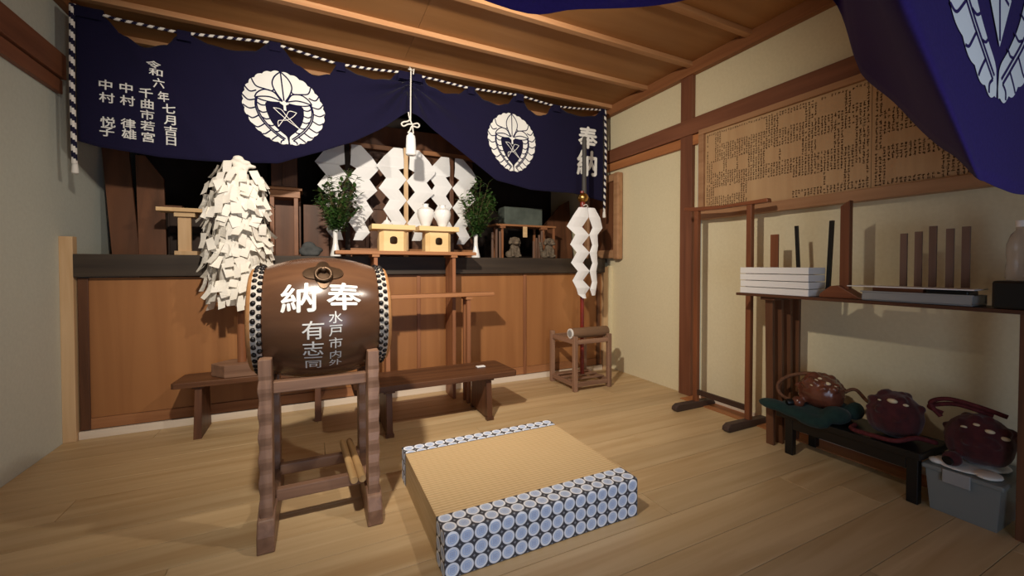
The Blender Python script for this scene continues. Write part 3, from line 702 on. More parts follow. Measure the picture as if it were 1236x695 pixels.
branch_vase(.146, 3.27, ('slim white porcelain vase holding the left leafy branch', 'dark green leafy sakaki branch in the left white vase'), .18, .44, 44, 3, .05)
branch_vase(1.235, 3.27, ('slim white porcelain vase holding the right leafy branch', 'dark green leafy sakaki branch in the right white vase'), .19, .47, 44, 5, .02)

# ------------------------------------------------------------------ tiered offering stand
ts = thing('offering_shelf', 'tall tan wooden shelf stand carrying the offering boxes in front of the ledge', 'shelf', (.63, 3.05, 0))
B('top', M['shelfX'], ts, (.13, 2.95, 1.078, 1.12, 3.155, 1.103), bevel=.003)
for x in (.375, .935): B('side_panel', M['shelfZ'], ts, (x, 2.965, 0, x + .025, 3.15, 1.06)); B('bracket', M['shelfX'], ts, (x - .012, 2.955, 1.06, x + .037, 3.152, 1.078))
ms_ = thing('lower_shelf', 'narrow tan wooden shelf stand one step below the offering shelf', 'shelf', (.8, 2.87, 0))
B('top', M['shelfX'], ms_, (.36, 2.81, .776, 1.21, 2.935, .803), bevel=.005)
for x in (.43, 1.0): B('post', M['shelfZ'], ms_, (x, 2.825, 0, x + .028, 2.855, .776)); B('post', M['shelfZ'], ms_, (x, 2.9, 0, x + .028, 2.925, .776)); B('bracket', M['shelfX'], ms_, (x - .01, 2.815, .755, x + .038, 2.93, .776))

# offering boxes (octagonal base with a pierced hole, tray on top)
def sanbo(cx, label):
    y = 3.05; z = 1.103; g = thing('offering_box', label, 'offering stand', (cx, y, z))
    a, c, h = .092, .025, .15
    # walls as an octagon ring, front face pierced
    hole = []
    for k in range(24):
        t = 2 * PI * k / 24; r = .019 + .0075 * abs(math.cos(2 * t)) ; hole.append((r * math.cos(t), r * math.sin(t)))
    yf = y - .075
    bm = bmesh.new()
    m = MB()
    W = a - c
    # front wall with hole: bridge outer rectangle to hole ring
    def rect(t):
        x, zz = math.cos(t), math.sin(t); s_ = min(W / max(abs(x), 1e-6), (h / 2) / max(abs(zz), 1e-6)); return x * s_, zz * s_
    ts_ = sorted(set([2 * PI * k / 48 for k in range(48)] + [math.atan2(sz * h / 2, sx * W) % (2 * PI) for sx in (1, -1) for sz in (1, -1)]))
    n = len(ts_)
    for t in ts_:
        r = .028 - .002 * math.cos(4 * t) + .003 * max(0, math.cos(t - PI / 2)) ** 8; X, Z_ = rect(t)
        m.v += [(cx + X, yf, z + h / 2 + Z_), (cx + r * math.cos(t), yf, z + h * .5 + r * math.sin(t)), (cx + r * math.cos(t), yf + .006, z + h * .5 + r * math.sin(t)), (cx + X, yf + .006, z + h / 2 + Z_)]
    for k in range(n):
        p, q = 4 * k, 4 * ((k + 1) % n)
        for e in range(3): m.f.append((p + e, q + e, q + e + 1, p + e + 1)); m.mi.append(0)
    for pts in (((W, yf), (a, yf + c)), ((a, yf + c), (a, yf + .15 - c)), ((a, yf + .15 - c), (W, yf + .15)), ((W, yf + .15), (-W, yf + .15)), ((-W, yf + .15), (-a, yf + .15 - c)), ((-a, yf + .15 - c), (-a, yf + c)), ((-a, yf + c), (-W, yf))):
        (x0, y0), (x1, y1) = pts; m.bar((cx + x0, y0, z + h / 2), (cx + x1, y1, z + h / 2), .006, h)
    m.build('base', M['box'], g)
    B('tray', M['box'], g, (cx - .145, yf - .02, z + h, cx + .145, yf + .17, z + h + .006), bevel=.001)
    B('tray_rim', M['box'], g, (cx - .148, yf - .024, z + h, cx + .148, yf - .018, z + h + .034), (cx - .148, yf + .168, z + h, cx + .148, yf + .174, z + h + .034), (cx - .148, yf - .018, z + h, cx - .142, yf + .168, z + h + .034), (cx + .142, yf - .018, z + h, cx + .148, yf + .168, z + h + .034), bevel=.001)
    return g
sanbo(.51, 'left pale wooden offering box with pierced front and tray, carrying the lidded dish')
sanbo(.835, 'right pale wooden offering box with pierced front and tray, under the white vases')
zt = 1.103 + .156
dprof = [(.001, zt), (.03, zt), (.034, zt + .012), (.046, zt + .03), (.047, zt + .034), (.03, zt + .045), (.02, zt + .06), (.008, zt + .068), (.001, zt + .09)]
tag(MB().lathe(dprof, (.475, 3.04, 0), n=24).build('lidded_dish', M['porcelain'], None, smooth=40, at=(.475, 3.04, zt)), 'small white dish with a pointed lid on the left offering tray', 'dish')
vp = [(.001, 0), (.027, 0), (.028, .006), (.026, .03), (.034, .065), (.046, .1), (.05, .13), (.047, .155), (.032, .172), (.02, .178), (.019, .192), (.023, .198), (.015, .2), (.014, .19), (.001, .19)]
for cx, nm in ((.755, 'left one of the two round-shouldered white porcelain vases on the offering tray'), (.885, 'right one of the two round-shouldered white porcelain vases on the offering tray')):
    tag(MB().lathe([(r * 1.25 if h > .05 and h < .17 else r * 1.1, zt + h) for r, h in vp], (cx, 3.05, 0), n=28).build('sake_vase', M['porcelain'], None, smooth=40, at=(cx, 3.05, zt)), nm, 'vase')

# ------------------------------------------------------------------ benches
br = thing('low_bench', 'long dark brown wooden bench in front of the tan shelves, right of the drum', 'bench', (.72, 2.6, 0))
m = MB().prism([(.20, 2.45), (.22, 2.44), (1.2, 2.44), (1.215, 2.46), (1.20, 2.77), (1.18, 2.785), (.22, 2.785), (.20, 2.77)], lambda x, y: (x, y, .27), lambda x, y: (x, y, .305))
m.build('seat', M['walnutX'], br, bevel=.003)
for x in (.375, 1.005):
    m = MB().hexa([(x, 2.45, .012), (x + .035, 2.45, .012), (x + .035, 2.76, .012), (x, 2.76, .012), (x, 2.47, .27), (x + .035, 2.47, .27), (x + .035, 2.74, .27), (x, 2.74, .27)])
    l = m.build('leg', M['walnutZ'], br, bevel=.002); B('foot', M['walnutY'], l, (x - .006, 2.445, 0, x + .042, 2.48, .02), (x - .006, 2.73, 0, x + .042, 2.765, .02))
    B('cleat', M['walnutX'], l, (x - .015, 2.46, .255, x + .05, 2.75, .27))
tag(B('paper_scrap', M['paper'], None, (1.0, 2.62, .3055, 1.06, 2.655, .312), at=(1.03, 2.64, .305)), 'small white folded paper lying on the right bench', 'paper')
bl = thing('low_bench', 'dark brown bench under the paper tree at the left', 'bench', (-.3, 3.03, 0))
m = MB().prism([(-.735, 2.935), (-.72, 2.92), (.16, 2.92), (.175, 2.94), (.16, 3.16), (-.70, 3.165), (-.72, 3.15)], lambda x, y: (x, y, .298), lambda x, y: (x, y, .33))
m.build('seat', M['walnutX'], bl, bevel=.003)
for x in (-.61, .02):
    MB().hexa([(x - .02, 2.91, 0), (x + .02, 2.91, 0), (x + .02, 3.17, 0), (x - .02, 3.17, 0), (x - .017, 2.945, .298), (x + .017, 2.945, .298), (x + .017, 3.14, .298), (x - .017, 3.14, .298)]).build('leg', M['walnutZ'], bl, bevel=.002)
    B('cleat', M['walnutX'], bl, (x - .03, 2.94, .285, x + .03, 3.15, .298))

# ------------------------------------------------------------------ paper tree
pt = thing('paper_tree', 'tall pole covered with hanging cream paper slips on a hexagonal wooden base', 'paper tree', (-.405, 3.03, .33))
hexp = [(-.40 + .165 * math.cos(PI / 3 * k + PI / 6 * 0), 3.035 + .115 * math.sin(PI / 3 * k)) for k in range(6)]
MB().prism(hexp, lambda x, y: (x, y, .331), lambda x, y: (x, y, .405)).build('base', M['standX'], pt, bevel=.004)
MB().tube([(-.405, 3.03, .40), (-.405, 3.03, 1.6)], .024, 14).build('pole', M['shelfZ'], pt, smooth=50)
prof = [(.72, .125), (.85, .15), (1.05, .165), (1.26, .165), (1.45, .15), (1.56, .11), (1.62, .06)]
MB().lathe([(max(.03, interp([(a, b_) for a, b_ in prof], z) - .055), z) for z in (.80, .9, 1.05, 1.26, 1.45, 1.56, 1.6)], (-.415, 3.01, 0), n=18, sq=.7).build('paper_core', M['oldpaper'], pt, smooth=60)
slips = []
for v in range(8):
    m = MB(); L_ = .066 + .008 * (v % 4); W_ = .021 + .0035 * (v % 3); n = 4; curl = (-.4 + .25 * (v % 4)); tw = .2 * math.sin(v * 1.7)
    for k in range(n + 1):
        t = k / n; a = curl * t; zz = -L_ * t; yy = -.02 * math.sin(a * 2) * t - (.012 if k >= 3 and v % 2 else 0) * (t - .5)
        for s_ in (-1, 1): m.v.append((s_ * W_ * math.cos(tw * t) + .01 * math.sin(v) * t, yy + s_ * W_ * math.sin(tw * t), zz))
    for k in range(n): m.f.append((2 * k, 2 * k + 1, 2 * k + 3, 2 * k + 2)); m.mi.append(0)
    me = m.mesh('paper_slip'); me.materials.append(M['oldpaper']); slips.append(me)
cnt = 0; z = .80
rows_ = []
while z < 1.64:
    r = interp(prof, z); rows_.append((z, r, max(5, int(2 * PI * r / .055)))); z += .046
for z, r, n in rows_:
    for k in range(n):
        if cnt >= 296: break
        a = 2 * PI * (k + random.uniform(-.3, .3)) / n + z * 9
        rr = r + random.uniform(-.03, .014)
        o = bpy.data.objects.new('paper_slip', random.choice(slips)); col.objects.link(o); o.parent = pt
        px_, py_ = -.415 + rr * math.cos(a), 3.01 + rr * .66 * math.sin(a)
        o.location = (px_ + .405, py_ - 3.03, z + random.uniform(-.015, .02) + .03 - .33)
        # face outwards: local -Y to the radial direction, tip kicked out
        rot = Matrix.Rotation(a + PI / 2 + random.uniform(-.5, .5), 4, 'Z') @ Matrix.Rotation(random.uniform(.0, .5) * -1, 4, 'X') @ Matrix.Rotation(random.uniform(-.4, .4), 4, 'Y')
        o.rotation_euler = rot.to_euler(); cnt += 1
blob('paper_knot', M['oldpaper'], pt, [((-.41, 3.02, 1.655), .03, (1, .8, .7)), ((-.375, 3.02, 1.635), .026, (1.2, .8, .6)), ((-.43, 3.03, 1.635), .024, (1, 1, .8)), ((-.34, 3.03, 1.615), .02, (1.2, 1, .6)), ((-.40, 3.03, 1.60), .03, (1.4, 1, 1.4))], .006, 2)

# ------------------------------------------------------------------ drum on its stand
DX, DY, DZ = .033, 1.9, .788
def drr(s): return .246 - .042 * abs(s) ** 2.1          # s = -1..1 along the axis
HL = .205
dr = thing('taiko_drum', 'large brown barrel drum with white characters and studded edges', 'drum', (DX, DY, .55))
MB().lathe([(drr(-1 + k / 14), (-1 + k / 14) * HL) for k in range(29)], (DX, DY, DZ), 'X', 96).build('barrel', M['drum'], dr, smooth=40)
for s_ in (-1, 1):
    r1 = drr(1) + .003
    MB().lathe([(r1 + .0005, s_ * (HL - .002)), (r1 + .001, s_ * (HL + .012)), (r1 - .004, s_ * (HL + .032))], (DX, DY, DZ), 'X', 64).build('hide_band', M['band'], dr, smooth=50)
    MB().lathe([(r1 - .004, s_ * (HL + .032)), (r1 - .009, s_ * (HL + .042)), (r1 - .022, s_ * (HL + .048)), (r1 - .03, s_ * (HL + .0475)), (.001, s_ * (HL + .047))], (DX, DY, DZ), 'X', 64).build('drumhead', M['drumskin'], dr, smooth=50)
    m = MB(); nt_ = 40
    for row_, xo in enumerate((.004, .022)):
        for k in range(nt_):
            a = 2 * PI * (k + .5 * row_) / nt_; rr = r1 - .0 - (.003 if row_ else 0)
            m.ball((DX + s_ * (HL + xo), DY + rr * math.cos(a), DZ + rr * math.sin(a)), .0105, 8, 5, (.95, 1, 1))
    m.build('tacks', M['iron'], dr, smooth=60, kind='stuff')
def ondrum(d):
    def f(x, s_):      # s_ = arc length up from the front-most line
        a = s_ / .246; r = drr(min(1, abs(x - DX) / HL)) + d
        return (x, DY - r * math.cos(a), DZ + r * math.sin(a))
    return f
flat_to('lettering', M['white'], dr, text_bm([('納', -.050, .103, .115, .112), ('奉', .104, .103, .115, .108)], .02), ondrum(.0016), .02)
flat_to('lettering', M['white'], dr, text_bm([('水', .073, .022, .046, .044), ('戸', .073, -.028, .046, .044), ('市', .073, -.077, .046, .044), ('内', .073, -.128, .044, .038), ('外', .073, -.170, .044, .034),
        ('有', -.003, -.022, .074, .068), ('志', -.003, -.094, .07, .06), ('一', -.003, -.134, .06, .05), ('同', -.003, -.172, .058, .045)], .006), ondrum(.0014), .02)
# ring handle with lozenge plate
dm = []
for k in range(48):
    t = 2 * PI * k / 48; q = abs(math.cos(t)) ** 1.6; p = abs(math.sin(t)) ** 1.6; r = .036 + .02 * abs(math.cos(2 * t)) ** 2 + (.014 * abs(math.cos(t)) ** 8); dm.append((.034 + r * math.cos(t) * 1.02, .207 + r * math.sin(t) * 1.35))
hd = flat_to('handle_plate', M['bronze'], dr, poly_bm([dm]), ondrum(.003), .015); q = hd.modifiers.new('thick', 'SOLIDIFY'); q.thickness = .004; q.offset = 0
f = ondrum(.012); c = Vector(f(.034, .195)); rg = []
for k in range(25):
    t = 2 * PI * k / 24; rg.append(Vector(ondrum(.016 + .004 * math.sin(t))(.034 + .027 * math.cos(t), .188 + .027 * math.sin(t))))
MB().tube(rg, .0065, 10, False).build('ring', M['bronze'], dr, smooth=60)
MB().ball(tuple(Vector(ondrum(.014)(.034, .213))), .013, 12, 8, (1, 1, 1)).build('ring_boss', M['bronze'], dr, smooth=60)

st = thing('drum_stand', 'brown wooden trestle stand with notched posts holding the drum', 'stand', (.03, 1.9, 0))
for sx in (-.157, .207):
    # front post with scalloped outer edge
    out = 1 if sx > 0 else -1; zs = [.09 + .58 * k / 40 for k in range(41)]
    def wob(z): return .0022 * math.sin(z * 75) if .1 < z < .6 else 0
    for y0, y1 in ((1.67, 1.755), (2.045, 2.125)):
        poly = [(sx - .021 * 1 , z) for z in zs] + [(sx + .021, z) for z in reversed(zs)]
        poly = [(x + (wob(z) if (x - sx) * out > 0 else 0), z) for x, z in poly]
        MB().prism(poly, lambda x, z, y0=y0: (x, y0 + wob(z) * 1.4, z), lambda x, z, y1=y1: (x, y1, z)).build('post', M['standZ'], st, bevel=.003)
    fpz = [(1.64, 0), (1.638, .06), (1.66, .105), (1.70, .125), (1.79, .115), (1.90, .085), (2.0, .115), (2.14, .12), (2.165, .06), (2.165, 0)]
    MB().prism(fpz, lambda y, z: (sx - .028, y, z), lambda y, z: (sx + .028, y, z)).build('foot', M['standY'], st, bevel=.006)
    B('cross_tie', M['standY'], st, (sx - .012, 1.755, .50, sx + .012, 2.045, .53))
for y in (1.735, 2.065):
    B('top_rail', M['standX'], st, (-.136, y - .018, .535, .186, y + .018, .578), bevel=.004)
for y, z in ((1.81, .125), (2.03, .125)): B('lower_rail', M['standX'], st, (-.136, y - .016, z - .027, .186, y + .016, z + .018), bevel=.004)
for k, (x0, x1) in enumerate(((.118, .138), (.148, .168))):
    o = MB().tube([(x0, 2.12, .158), (x0 + .001, 2.10, .158), (x1, 1.72, .158), (x1, 1.712, .158)], [.012, .014, .0155, .0135], 16).build('drumstick', M['bamboo'], None, smooth=50, at=((x0 + x1) / 2, 1.9, .148))
    tag(o, 'pale round drumstick resting on the stand rails, %s' % ('the left one' if k == 0 else 'the right one against the post'), 'drumstick')

# ------------------------------------------------------------------ straw platform
X0, X1, Y0, Y1, ZT = .368, 1.160, 1.255, 1.955, .15
tp = thing('straw_platform', 'thick square straw mat platform with blue and white ring-patterned cloth edges', 'mat', ((X0 + X1) / 2, (Y0 + Y1) / 2, 0))
B('core', M['strawedge'], tp, (X0 + .002, Y0 + .004, .0, X1 - .002, Y1 - .004, ZT - .006), bevel=.002)
B('mat_surface', M['straw'], tp, (X0, Y0 + .10, ZT - .008, X1, Y1 - .08, ZT), bevel=.002)
def edge_cloth(yf, sgn, w_top):
    p = (X1 - X0) / 16.0; m = MB(); uvs = []
    prof_ = [(0, .002), (0, ZT - .008), (.003, ZT - .002), (.008, ZT + .001), (w_top, ZT + .001)]
    pts = [(yf + sgn * d, z) for d, z in prof_]; ln = [0]
    for a, b_ in zip(pts, pts[1:]): ln.append(ln[-1] + math.hypot(b_[0] - a[0], b_[1] - a[1]))
    NXs = 2; verts = []
    xs = [X0 - .001, X1 + .001]
    me = bpy.data.meshes.new('edge_cloth'); V = [(x, yy, zz) for x in xs for yy, zz in pts]; n = len(pts)
    F = [(k, n + k, n + k + 1, k + 1) for k in range(n - 1)]
    # wrapped ends down the sides
    e0 = len(V)
    V += [(xs[0], pts[-1][0], .002), (xs[1], pts[-1][0], .002)]
    F += [(0, 1, 2, 3, 4, e0), tuple(reversed((n, n + 1, n + 2, n + 3, n + 4, e0 + 1)))]
    off = wloc(tp); me.from_pydata([(a - off[0], b_ - off[1], c_ - off[2]) for a, b_, c_ in V], [], F)
    uvl = me.uv_layers.new(name='UV'); off_v = .0
    for pi_, poly in enumerate(me.polygons):
        for li in poly.loop_indices:
            vi = me.loops[li].vertex_index
            if pi_ < n - 1:
                k = vi % n; x = xs[vi // n]
                uvl.data[li].uv = ((x - X0) / p, (ln[k] / (ZT / 3.0)))
            else:
                yy, zz = V[vi][1], V[vi][2]; uvl.data[li].uv = (abs(yy - yf) / p, zz / (ZT / 3.0))
    me.materials.append(M['ring']); o = bpy.data.objects.new('edge_cloth', me); col.objects.link(o); o.parent = tp
    bm = bmesh.new(); bm.from_mesh(me); bmesh.ops.recalc_face_normals(bm, faces=bm.faces); bm.to_mesh(me); bm.free()
    return o
edge_cloth(Y0, 1, .10); edge_cloth(Y1, -1, .08)

# ------------------------------------------------------------------ spear in its stool
so = thing('small_stand', 'small square open wooden stand holding the red spear', 'stand', (2.03, 2.89, 0))
for x in (1.845, 2.18):
    for y in (2.70, 3.045): B('leg', M['standZ'], so, (x, y, 0, x + .035, y + .035, .44 if y < 3 or x < 2 else .44), bevel=.004)
for z in (.035, .375):
    B('rail', M['standX'], so, (1.88, 2.705, z, 2.18, 2.73, z + .035), bevel=.003); B('rail', M['standX'], so, (1.88, 3.05, z, 2.18, 3.075, z + .035), bevel=.003)
    B('rail', M['standY'], so, (1.85, 2.735, z, 1.875, 3.045, z + .035), bevel=.003); B('rail', M['standY'], so, (2.185, 2.735, z, 2.21, 3.045, z + .035), bevel=.003)
for k in range(3): B('floor_slat', M['standX'], so, (1.86, 2.78 + k * .1, .07, 2.2, 2.82 + k * .1, .08), bevel=.002)
lg = thing('wooden_log', 'short round brown log with a pale end lying across the small wooden stand', 'log', (2.05, 2.79, .41))
MB().tube([(1.87, 2.79, .452), (2.23, 2.79, .452)], .042, 20).build('bark', M['birch'], lg, smooth=50, bevel=.003)
MB().lathe([(.040, 1.862), (.040, 1.871)], (0, 2.79, .452), 'X', 20).build('end_face', M['cardwhite'], lg, smooth=40)
MB().lathe([(.028, 1.859), (.028, 1.8625)], (0, 2.79, .452), 'X', 20).build('end_core', M['greyplastic'], lg, smooth=40)
sp = thing('ritual_spear', 'red pole with brass ball and dark covered blade standing in the small wooden stand', 'spear', (2.04, 2.90, .08))
MB().tube([(2.06, 2.90, .081), (2.055, 2.90, 1.63)], .017, 14).build('pole', M['redpole'], sp, smooth=50)
MB().ball((2.062, 2.90, 1.575), .048, 18, 12, (1, 1, .9)).build('ball', M['brass'], sp, smooth=60)
MB().lathe([(.02, 1.60), (.019, 1.65), (.017, 1.9), (.02, 2.06), (.012, 2.09)], (2.075, 2.90, 0), n=14).build('blade_cover', M['blade'], sp, smooth=50)
MB().lathe([(.022, 1.50), (.024, 1.52), (.02, 1.54)], (2.06, 2.90, 0), n=14).build('collar', M['redpole'], sp, smooth=50)
MB().tube(catmull([(2.05, 2.875, 1.505), (2.075, 2.87, 1.515), (2.10, 2.88, 1.50), (2.07, 2.87, 1.49)], 5), .004, 7).build('binding', M['cord_w'], sp, smooth=50)
sd_ = thing('paper_streamer', 'white zigzag paper streamer hanging from the red spear', 'streamer', (2.06, 2.86, 1.49))
k_ = .00725
def rowsp(side):
    if side < 0: pts = [(240, 62, 0), (300, 110, 0), (362, 144, 40), (410, 92, -5), (470, 122, 40), (518, 84, -5), (582, 117, 38), (632, 77, -5), (690, 108, 36), (735, 88, -5), (775, 70, 20), (800, 42, 20)]
    else: pts = [(240, 48, 0), (300, 80, 0), (362, 103, 31), (408, 60, 2), (470, 70, 28), (518, 55, 2), (582, 66, 28), (632, 50, 2), (700, 62, 25), (745, 48, 4), (785, 48, 24)]
    return [(1.488 - (a - 240) / 4.965 * k_ * .93, b_ / 4.965 * k_, c_ / 4.965 * k_) for a, b_, c_ in pts]
zig(sd_, 2.085, 2.862, rowsp(-1), M['paper'], -1); zig(sd_, 2.085, 2.858, rowsp(1), M['paper'], 1)

# ------------------------------------------------------------------ name board on the right wall
nb = thing('name_board', 'long framed wooden board covered with columns of small black handwriting', 'name board', (2.56, 1.3, 1.36))
bY0, bY1, bz0, bz1 = .1, 2.15, 1.335, 2.0
ff = M['frameY']
B('frame', ff, nb, (2.55, bY0, bz0, XR - .005, bY1, bz0 + .06), bevel=.003); B('frame', ff, nb, (2.55, bY0, bz1 - .045, XR - .045, bY1, bz1 - .008), bevel=.003)
B('frame', ff, nb, (2.55, bY1 - .045, bz0 + .06, XR - .005, bY1, bz1 - .045), bevel=.003)
for a, b_ in ((bY0, 1.112), (1.114, bY1 - .045)): B('writing_panel', M['boardface'], nb, (2.572, a, bz0 + .06, 2.585, b_, bz1 - .045), bevel=.001)
blanks = [(1.665, 1.978, 1.855, 1.932), (1.429, 1.589, 1.84, 1.92), (1.232, 1.374, 1.835, 1.925), (1.962, 2.049, 1.652, 1.735), (1.868, 1.93, 1.652, 1.733), (1.781, 1.85, 1.65, 1.733), (1.58, 1.663, 1.645, 1.728), (1.444, 1.568, 1.65, 1.727),
          (1.288, 1.371, 1.64, 1.727), (1.18, 1.235, 1.64, 1.727), (1.824, 2.029, 1.492, 1.56), (1.502, 1.787, 1.40, 1.553), (1.335, 1.493, 1.455, 1.528), (1.234, 1.32, 1.445, 1.527), (1.13, 1.2, 1.45, 1.53),
          (.93, 1.07, 1.78, 1.87), (.80, 1.07, 1.6, 1.66), (.86, 1.05, 1.44, 1.52), (.5, .78, 1.46, 1.55), (.55, .88, 1.72, 1.82), (2.02, 2.08, 1.75, 1.93), (1.13, 1.21, 1.86, 1.93)]
m = MB(); rg_ = random.Random(11); yy = bY1 - .065
while yy > bY0 + .02:
    zz = bz1 - .065
    if 1.105 < yy < 1.125: yy -= .02; continue
    while zz > bz0 + .075:
        big = rg_.random() < .1
        if not any(a < yy < b_ and c_ < zz < d_ for a, b_, c_, d_ in blanks) and rg_.random() < .93:
            for q in range(4):
                l_ = rg_.uniform(.003, .0058); th = rg_.uniform(.0008, .0015); cy_ = yy + rg_.uniform(-.003, .003); cz_ = zz + rg_.uniform(-.005, .005)
                ay, az = (l_, th) if rg_.random() < .55 else (th, l_ * 1.1)
                i = len(m.v); m.v += [(2.5712, cy_ - ay, cz_ - az), (2.5712, cy_ + ay, cz_ - az), (2.5712, cy_ + ay, cz_ + az), (2.5712, cy_ - ay, cz_ + az)]; m.f.append((i, i + 1, i + 2, i + 3)); m.mi.append(0)
        zz -= .0150
    yy -= .0165
m.build('handwriting', M['ink'], nb, kind='stuff')

# ------------------------------------------------------------------ rack
rk = thing('garment_rack', 'slender brown wooden stand with a top bar and two dark feet before the right wall', 'rack', (2.43, 1.85, 0))
for y in (1.66, 2.05):
    MB().prism([(2.215, .012), (2.235, 0), (2.60, 0), (2.605, .02), (2.58, .045), (2.25, .05), (2.22, .035)], lambda x, z: (x, y - .022, z), lambda x, z: (x, y + .022, z)).build('foot', M['darkfootX'], rk, bevel=.005)
    B('post', M['rackZ'], rk, (2.415, y - .017, .045, 2.445, y + .017, 1.385), bevel=.003)
m = MB().prism([(1.54, 1.375), (1.545, 1.40), (1.60, 1.398), (1.85, 1.395), (2.1, 1.412), (2.15, 1.418), (2.15, 1.395), (2.1, 1.385), (1.9, 1.375)], lambda y, z: (2.41, y, z), lambda y, z: (2.45, y, z)); m.build('top_bar', M['rackY'], rk, bevel=.004)
B('lower_rail', M['darkrailY'], rk, (2.42, 1.677, .095, 2.44, 2.033, .13), bevel=.002)

# ------------------------------------------------------------------ shelf on the right with its load
sf = thing('wall_shelf', 'long thin dark brown shelf board along the right wall on a trestle and a post', 'shelf', (2.32, 1.1, .83))
B('board', M['plankY'], sf, (2.24, .42, .828, 2.41, 1.615, .843), bevel=.002)
B('end_post', M['walnutZ'], sf, (2.30, .505, 0, 2.36, .545, .828), bevel=.002)
B('cleat', M['plankY'], sf, (2.26, 1.40, .81, 2.54, 1.48, .828), bevel=.002)
tz = thing('shelf_trestle', 'group of upright brown boards propping the far end of the shelf', 'trestle', (2.35, 1.4, 0))
for k, (yt, yb, x) in enumerate(((1.455, 1.44, 2.305), (1.445, 1.43, 2.37), (1.435, 1.425, 2.435), (1.425, 1.425, 2.50))):
    MB().bar((x, yb, 0), (x, yt, .81), .02, .042, (0, 1, 0)).build('board', M['walnutZ'], tz, bevel=.002)
for k in range(4):
    z = .844 + k * .0375
    dx = random.uniform(-.004, .004)
    o = B('paper_box', M['cardwhite'], None, (2.245 + dx, 1.223, z, 2.395 + dx, 1.592, z + .034), bevel=.002, at=(2.32, 1.4, z))
    tag(o, 'flat white box in the stack of four on the shelf, %s' % ['the bottom one', 'second from the bottom', 'third from the bottom', 'the top one'][k], 'box', 'flat white boxes stacked on the shelf')
def stick(label, x, y, z0, z1, wy, wx, mat, top=0, name='wooden_stick', cat='stick', lean=0, group=None):
    o = MB().hexa([(x, y, z0), (x + wx, y, z0), (x + wx, y + wy, z0), (x, y + wy, z0), (x, y + lean, z1), (x + wx, y + lean, z1), (x + wx, y + wy + lean, z1), (x, y + wy + lean, z1)]).build(name, mat, None, bevel=.001, at=(x, y, z0))
    return tag(o, label, cat, group)
stick('short light brown stick standing behind the white boxes', 2.398, 1.47, .844, 1.18, .045, .01, M['rackZ'])
stick('thin black rod standing behind the right half of the white boxes', 2.398, 1.345, .844, 1.22, .018, .01, M['black'], lean=.02, cat='rod', name='black_rod')
stick('black rod standing at the right end of the white boxes', 2.375, 1.197, .844, 1.23, .018, .016, M['black'], lean=-.015, cat='rod', name='black_rod')
wp = thing('post_stand', 'square brown wooden post on a splayed base standing on the shelf', 'stand', (2.33, 1.1, .844))
MB().prism([(1.20, .844), (1.195, .862), (1.15, .90), (1.115, .905), (1.06, .87), (1.02, .844)], lambda y, z: (2.29, y, z), lambda y, z: (2.37, y, z)).build('base', M['rackY'], wp, bevel=.003)
MB().hexa([(2.32, 1.085, .86), (2.35, 1.085, .86), (2.35, 1.125, .86), (2.32, 1.125, .86), (2.32, 1.085, 1.315), (2.35, 1.085, 1.315), (2.35, 1.125, 1.29), (2.32, 1.125, 1.29)]).build('post', M['rackZ'], wp, bevel=.002)
sk = thing('plastic_tray', 'shallow grey plastic tray on the shelf below the flat white sheet', 'tray', (2.32, .85, .844))
B('tray_body', M['greyplastic'], sk, (2.25, .65, .844, 2.39, 1.0, .852), (2.25, .65, .852, 2.256, 1.0, .885), (2.384, .65, .852, 2.39, 1.0, .885), (2.256, .65, .852, 2.384, .656, .885), (2.256, .994, .852, 2.384, 1.0, .885), bevel=.003)
B('rim', M['greyplastic'], sk, (2.243, .645, .882, 2.25, 1.005, .888), bevel=.002)
tag(B('wooden_block', M['rackY'], None, (2.27, .80, .853, 2.35, .97, .905), at=(2.31, .9, .853)), 'brown wooden block in the grey tray under the white sheet', 'block')
tag(B('black_case', M['blackmat'], None, (2.265, .665, .853, 2.36, .79, .902), at=(2.31, .73, .853), bevel=.006), 'small black case in the grey tray beside the brown block', 'case')
tag(MB().hexa([(2.23, .64, .9055), (2.36, .64, .9055), (2.36, 1.05, .9055), (2.23, 1.05, .9055), (2.23, .64, .91), (2.36, .64, .91), (2.36, 1.05, .909), (2.23, 1.05, .909)]).build('white_sheet', M['cardwhite'], None, at=(2.3, .85, .9055)), 'thin flat white sheet lying over the grey tray', 'sheet')
for k, (y, h) in enumerate(((.90, 1.145), (.85, 1.15), (.803, 1.17), (.75, 1.155), (.703, 1.16))):
    stick('upright brown slat behind the grey tray, %s' % ['farthest left of the five', 'second from the left', 'the tallest, in the middle', 'fourth from the left', 'nearest the black box'][k], 2.395, y, .844, h, .024, .012, M['slat'], name='wooden_baton', cat='baton', group='five wooden slats behind the tray')
tag(MB().box(2.24, .42, .844, 2.40, .60, .945).build('black_box', M['blackmat'], None, bevel=.008, at=(2.32, .51, .844)), 'glossy black box at the near end of the shelf', 'box')
bt = thing('plastic_bottle', 'clear plastic bottle with a white cap standing on the black box', 'bottle', (2.33, .55, .946))
MB().lathe([(.001, .946), (.036, .946), (.04, .955), (.039, 1.0), (.036, 1.02), (.039, 1.04), (.038, 1.08), (.028, 1.115), (.016, 1.13), (.015, 1.145), (.001, 1.145)], (2.33, .55, 0), n=20).build('bottle_body', M['bottle'], bt, smooth=40)
MB().lathe([(.017, 1.142), (.018, 1.165), (.001, 1.166)], (2.33, .55, 0), n=16).build('cap', M['cardwhite'], bt, smooth=40)

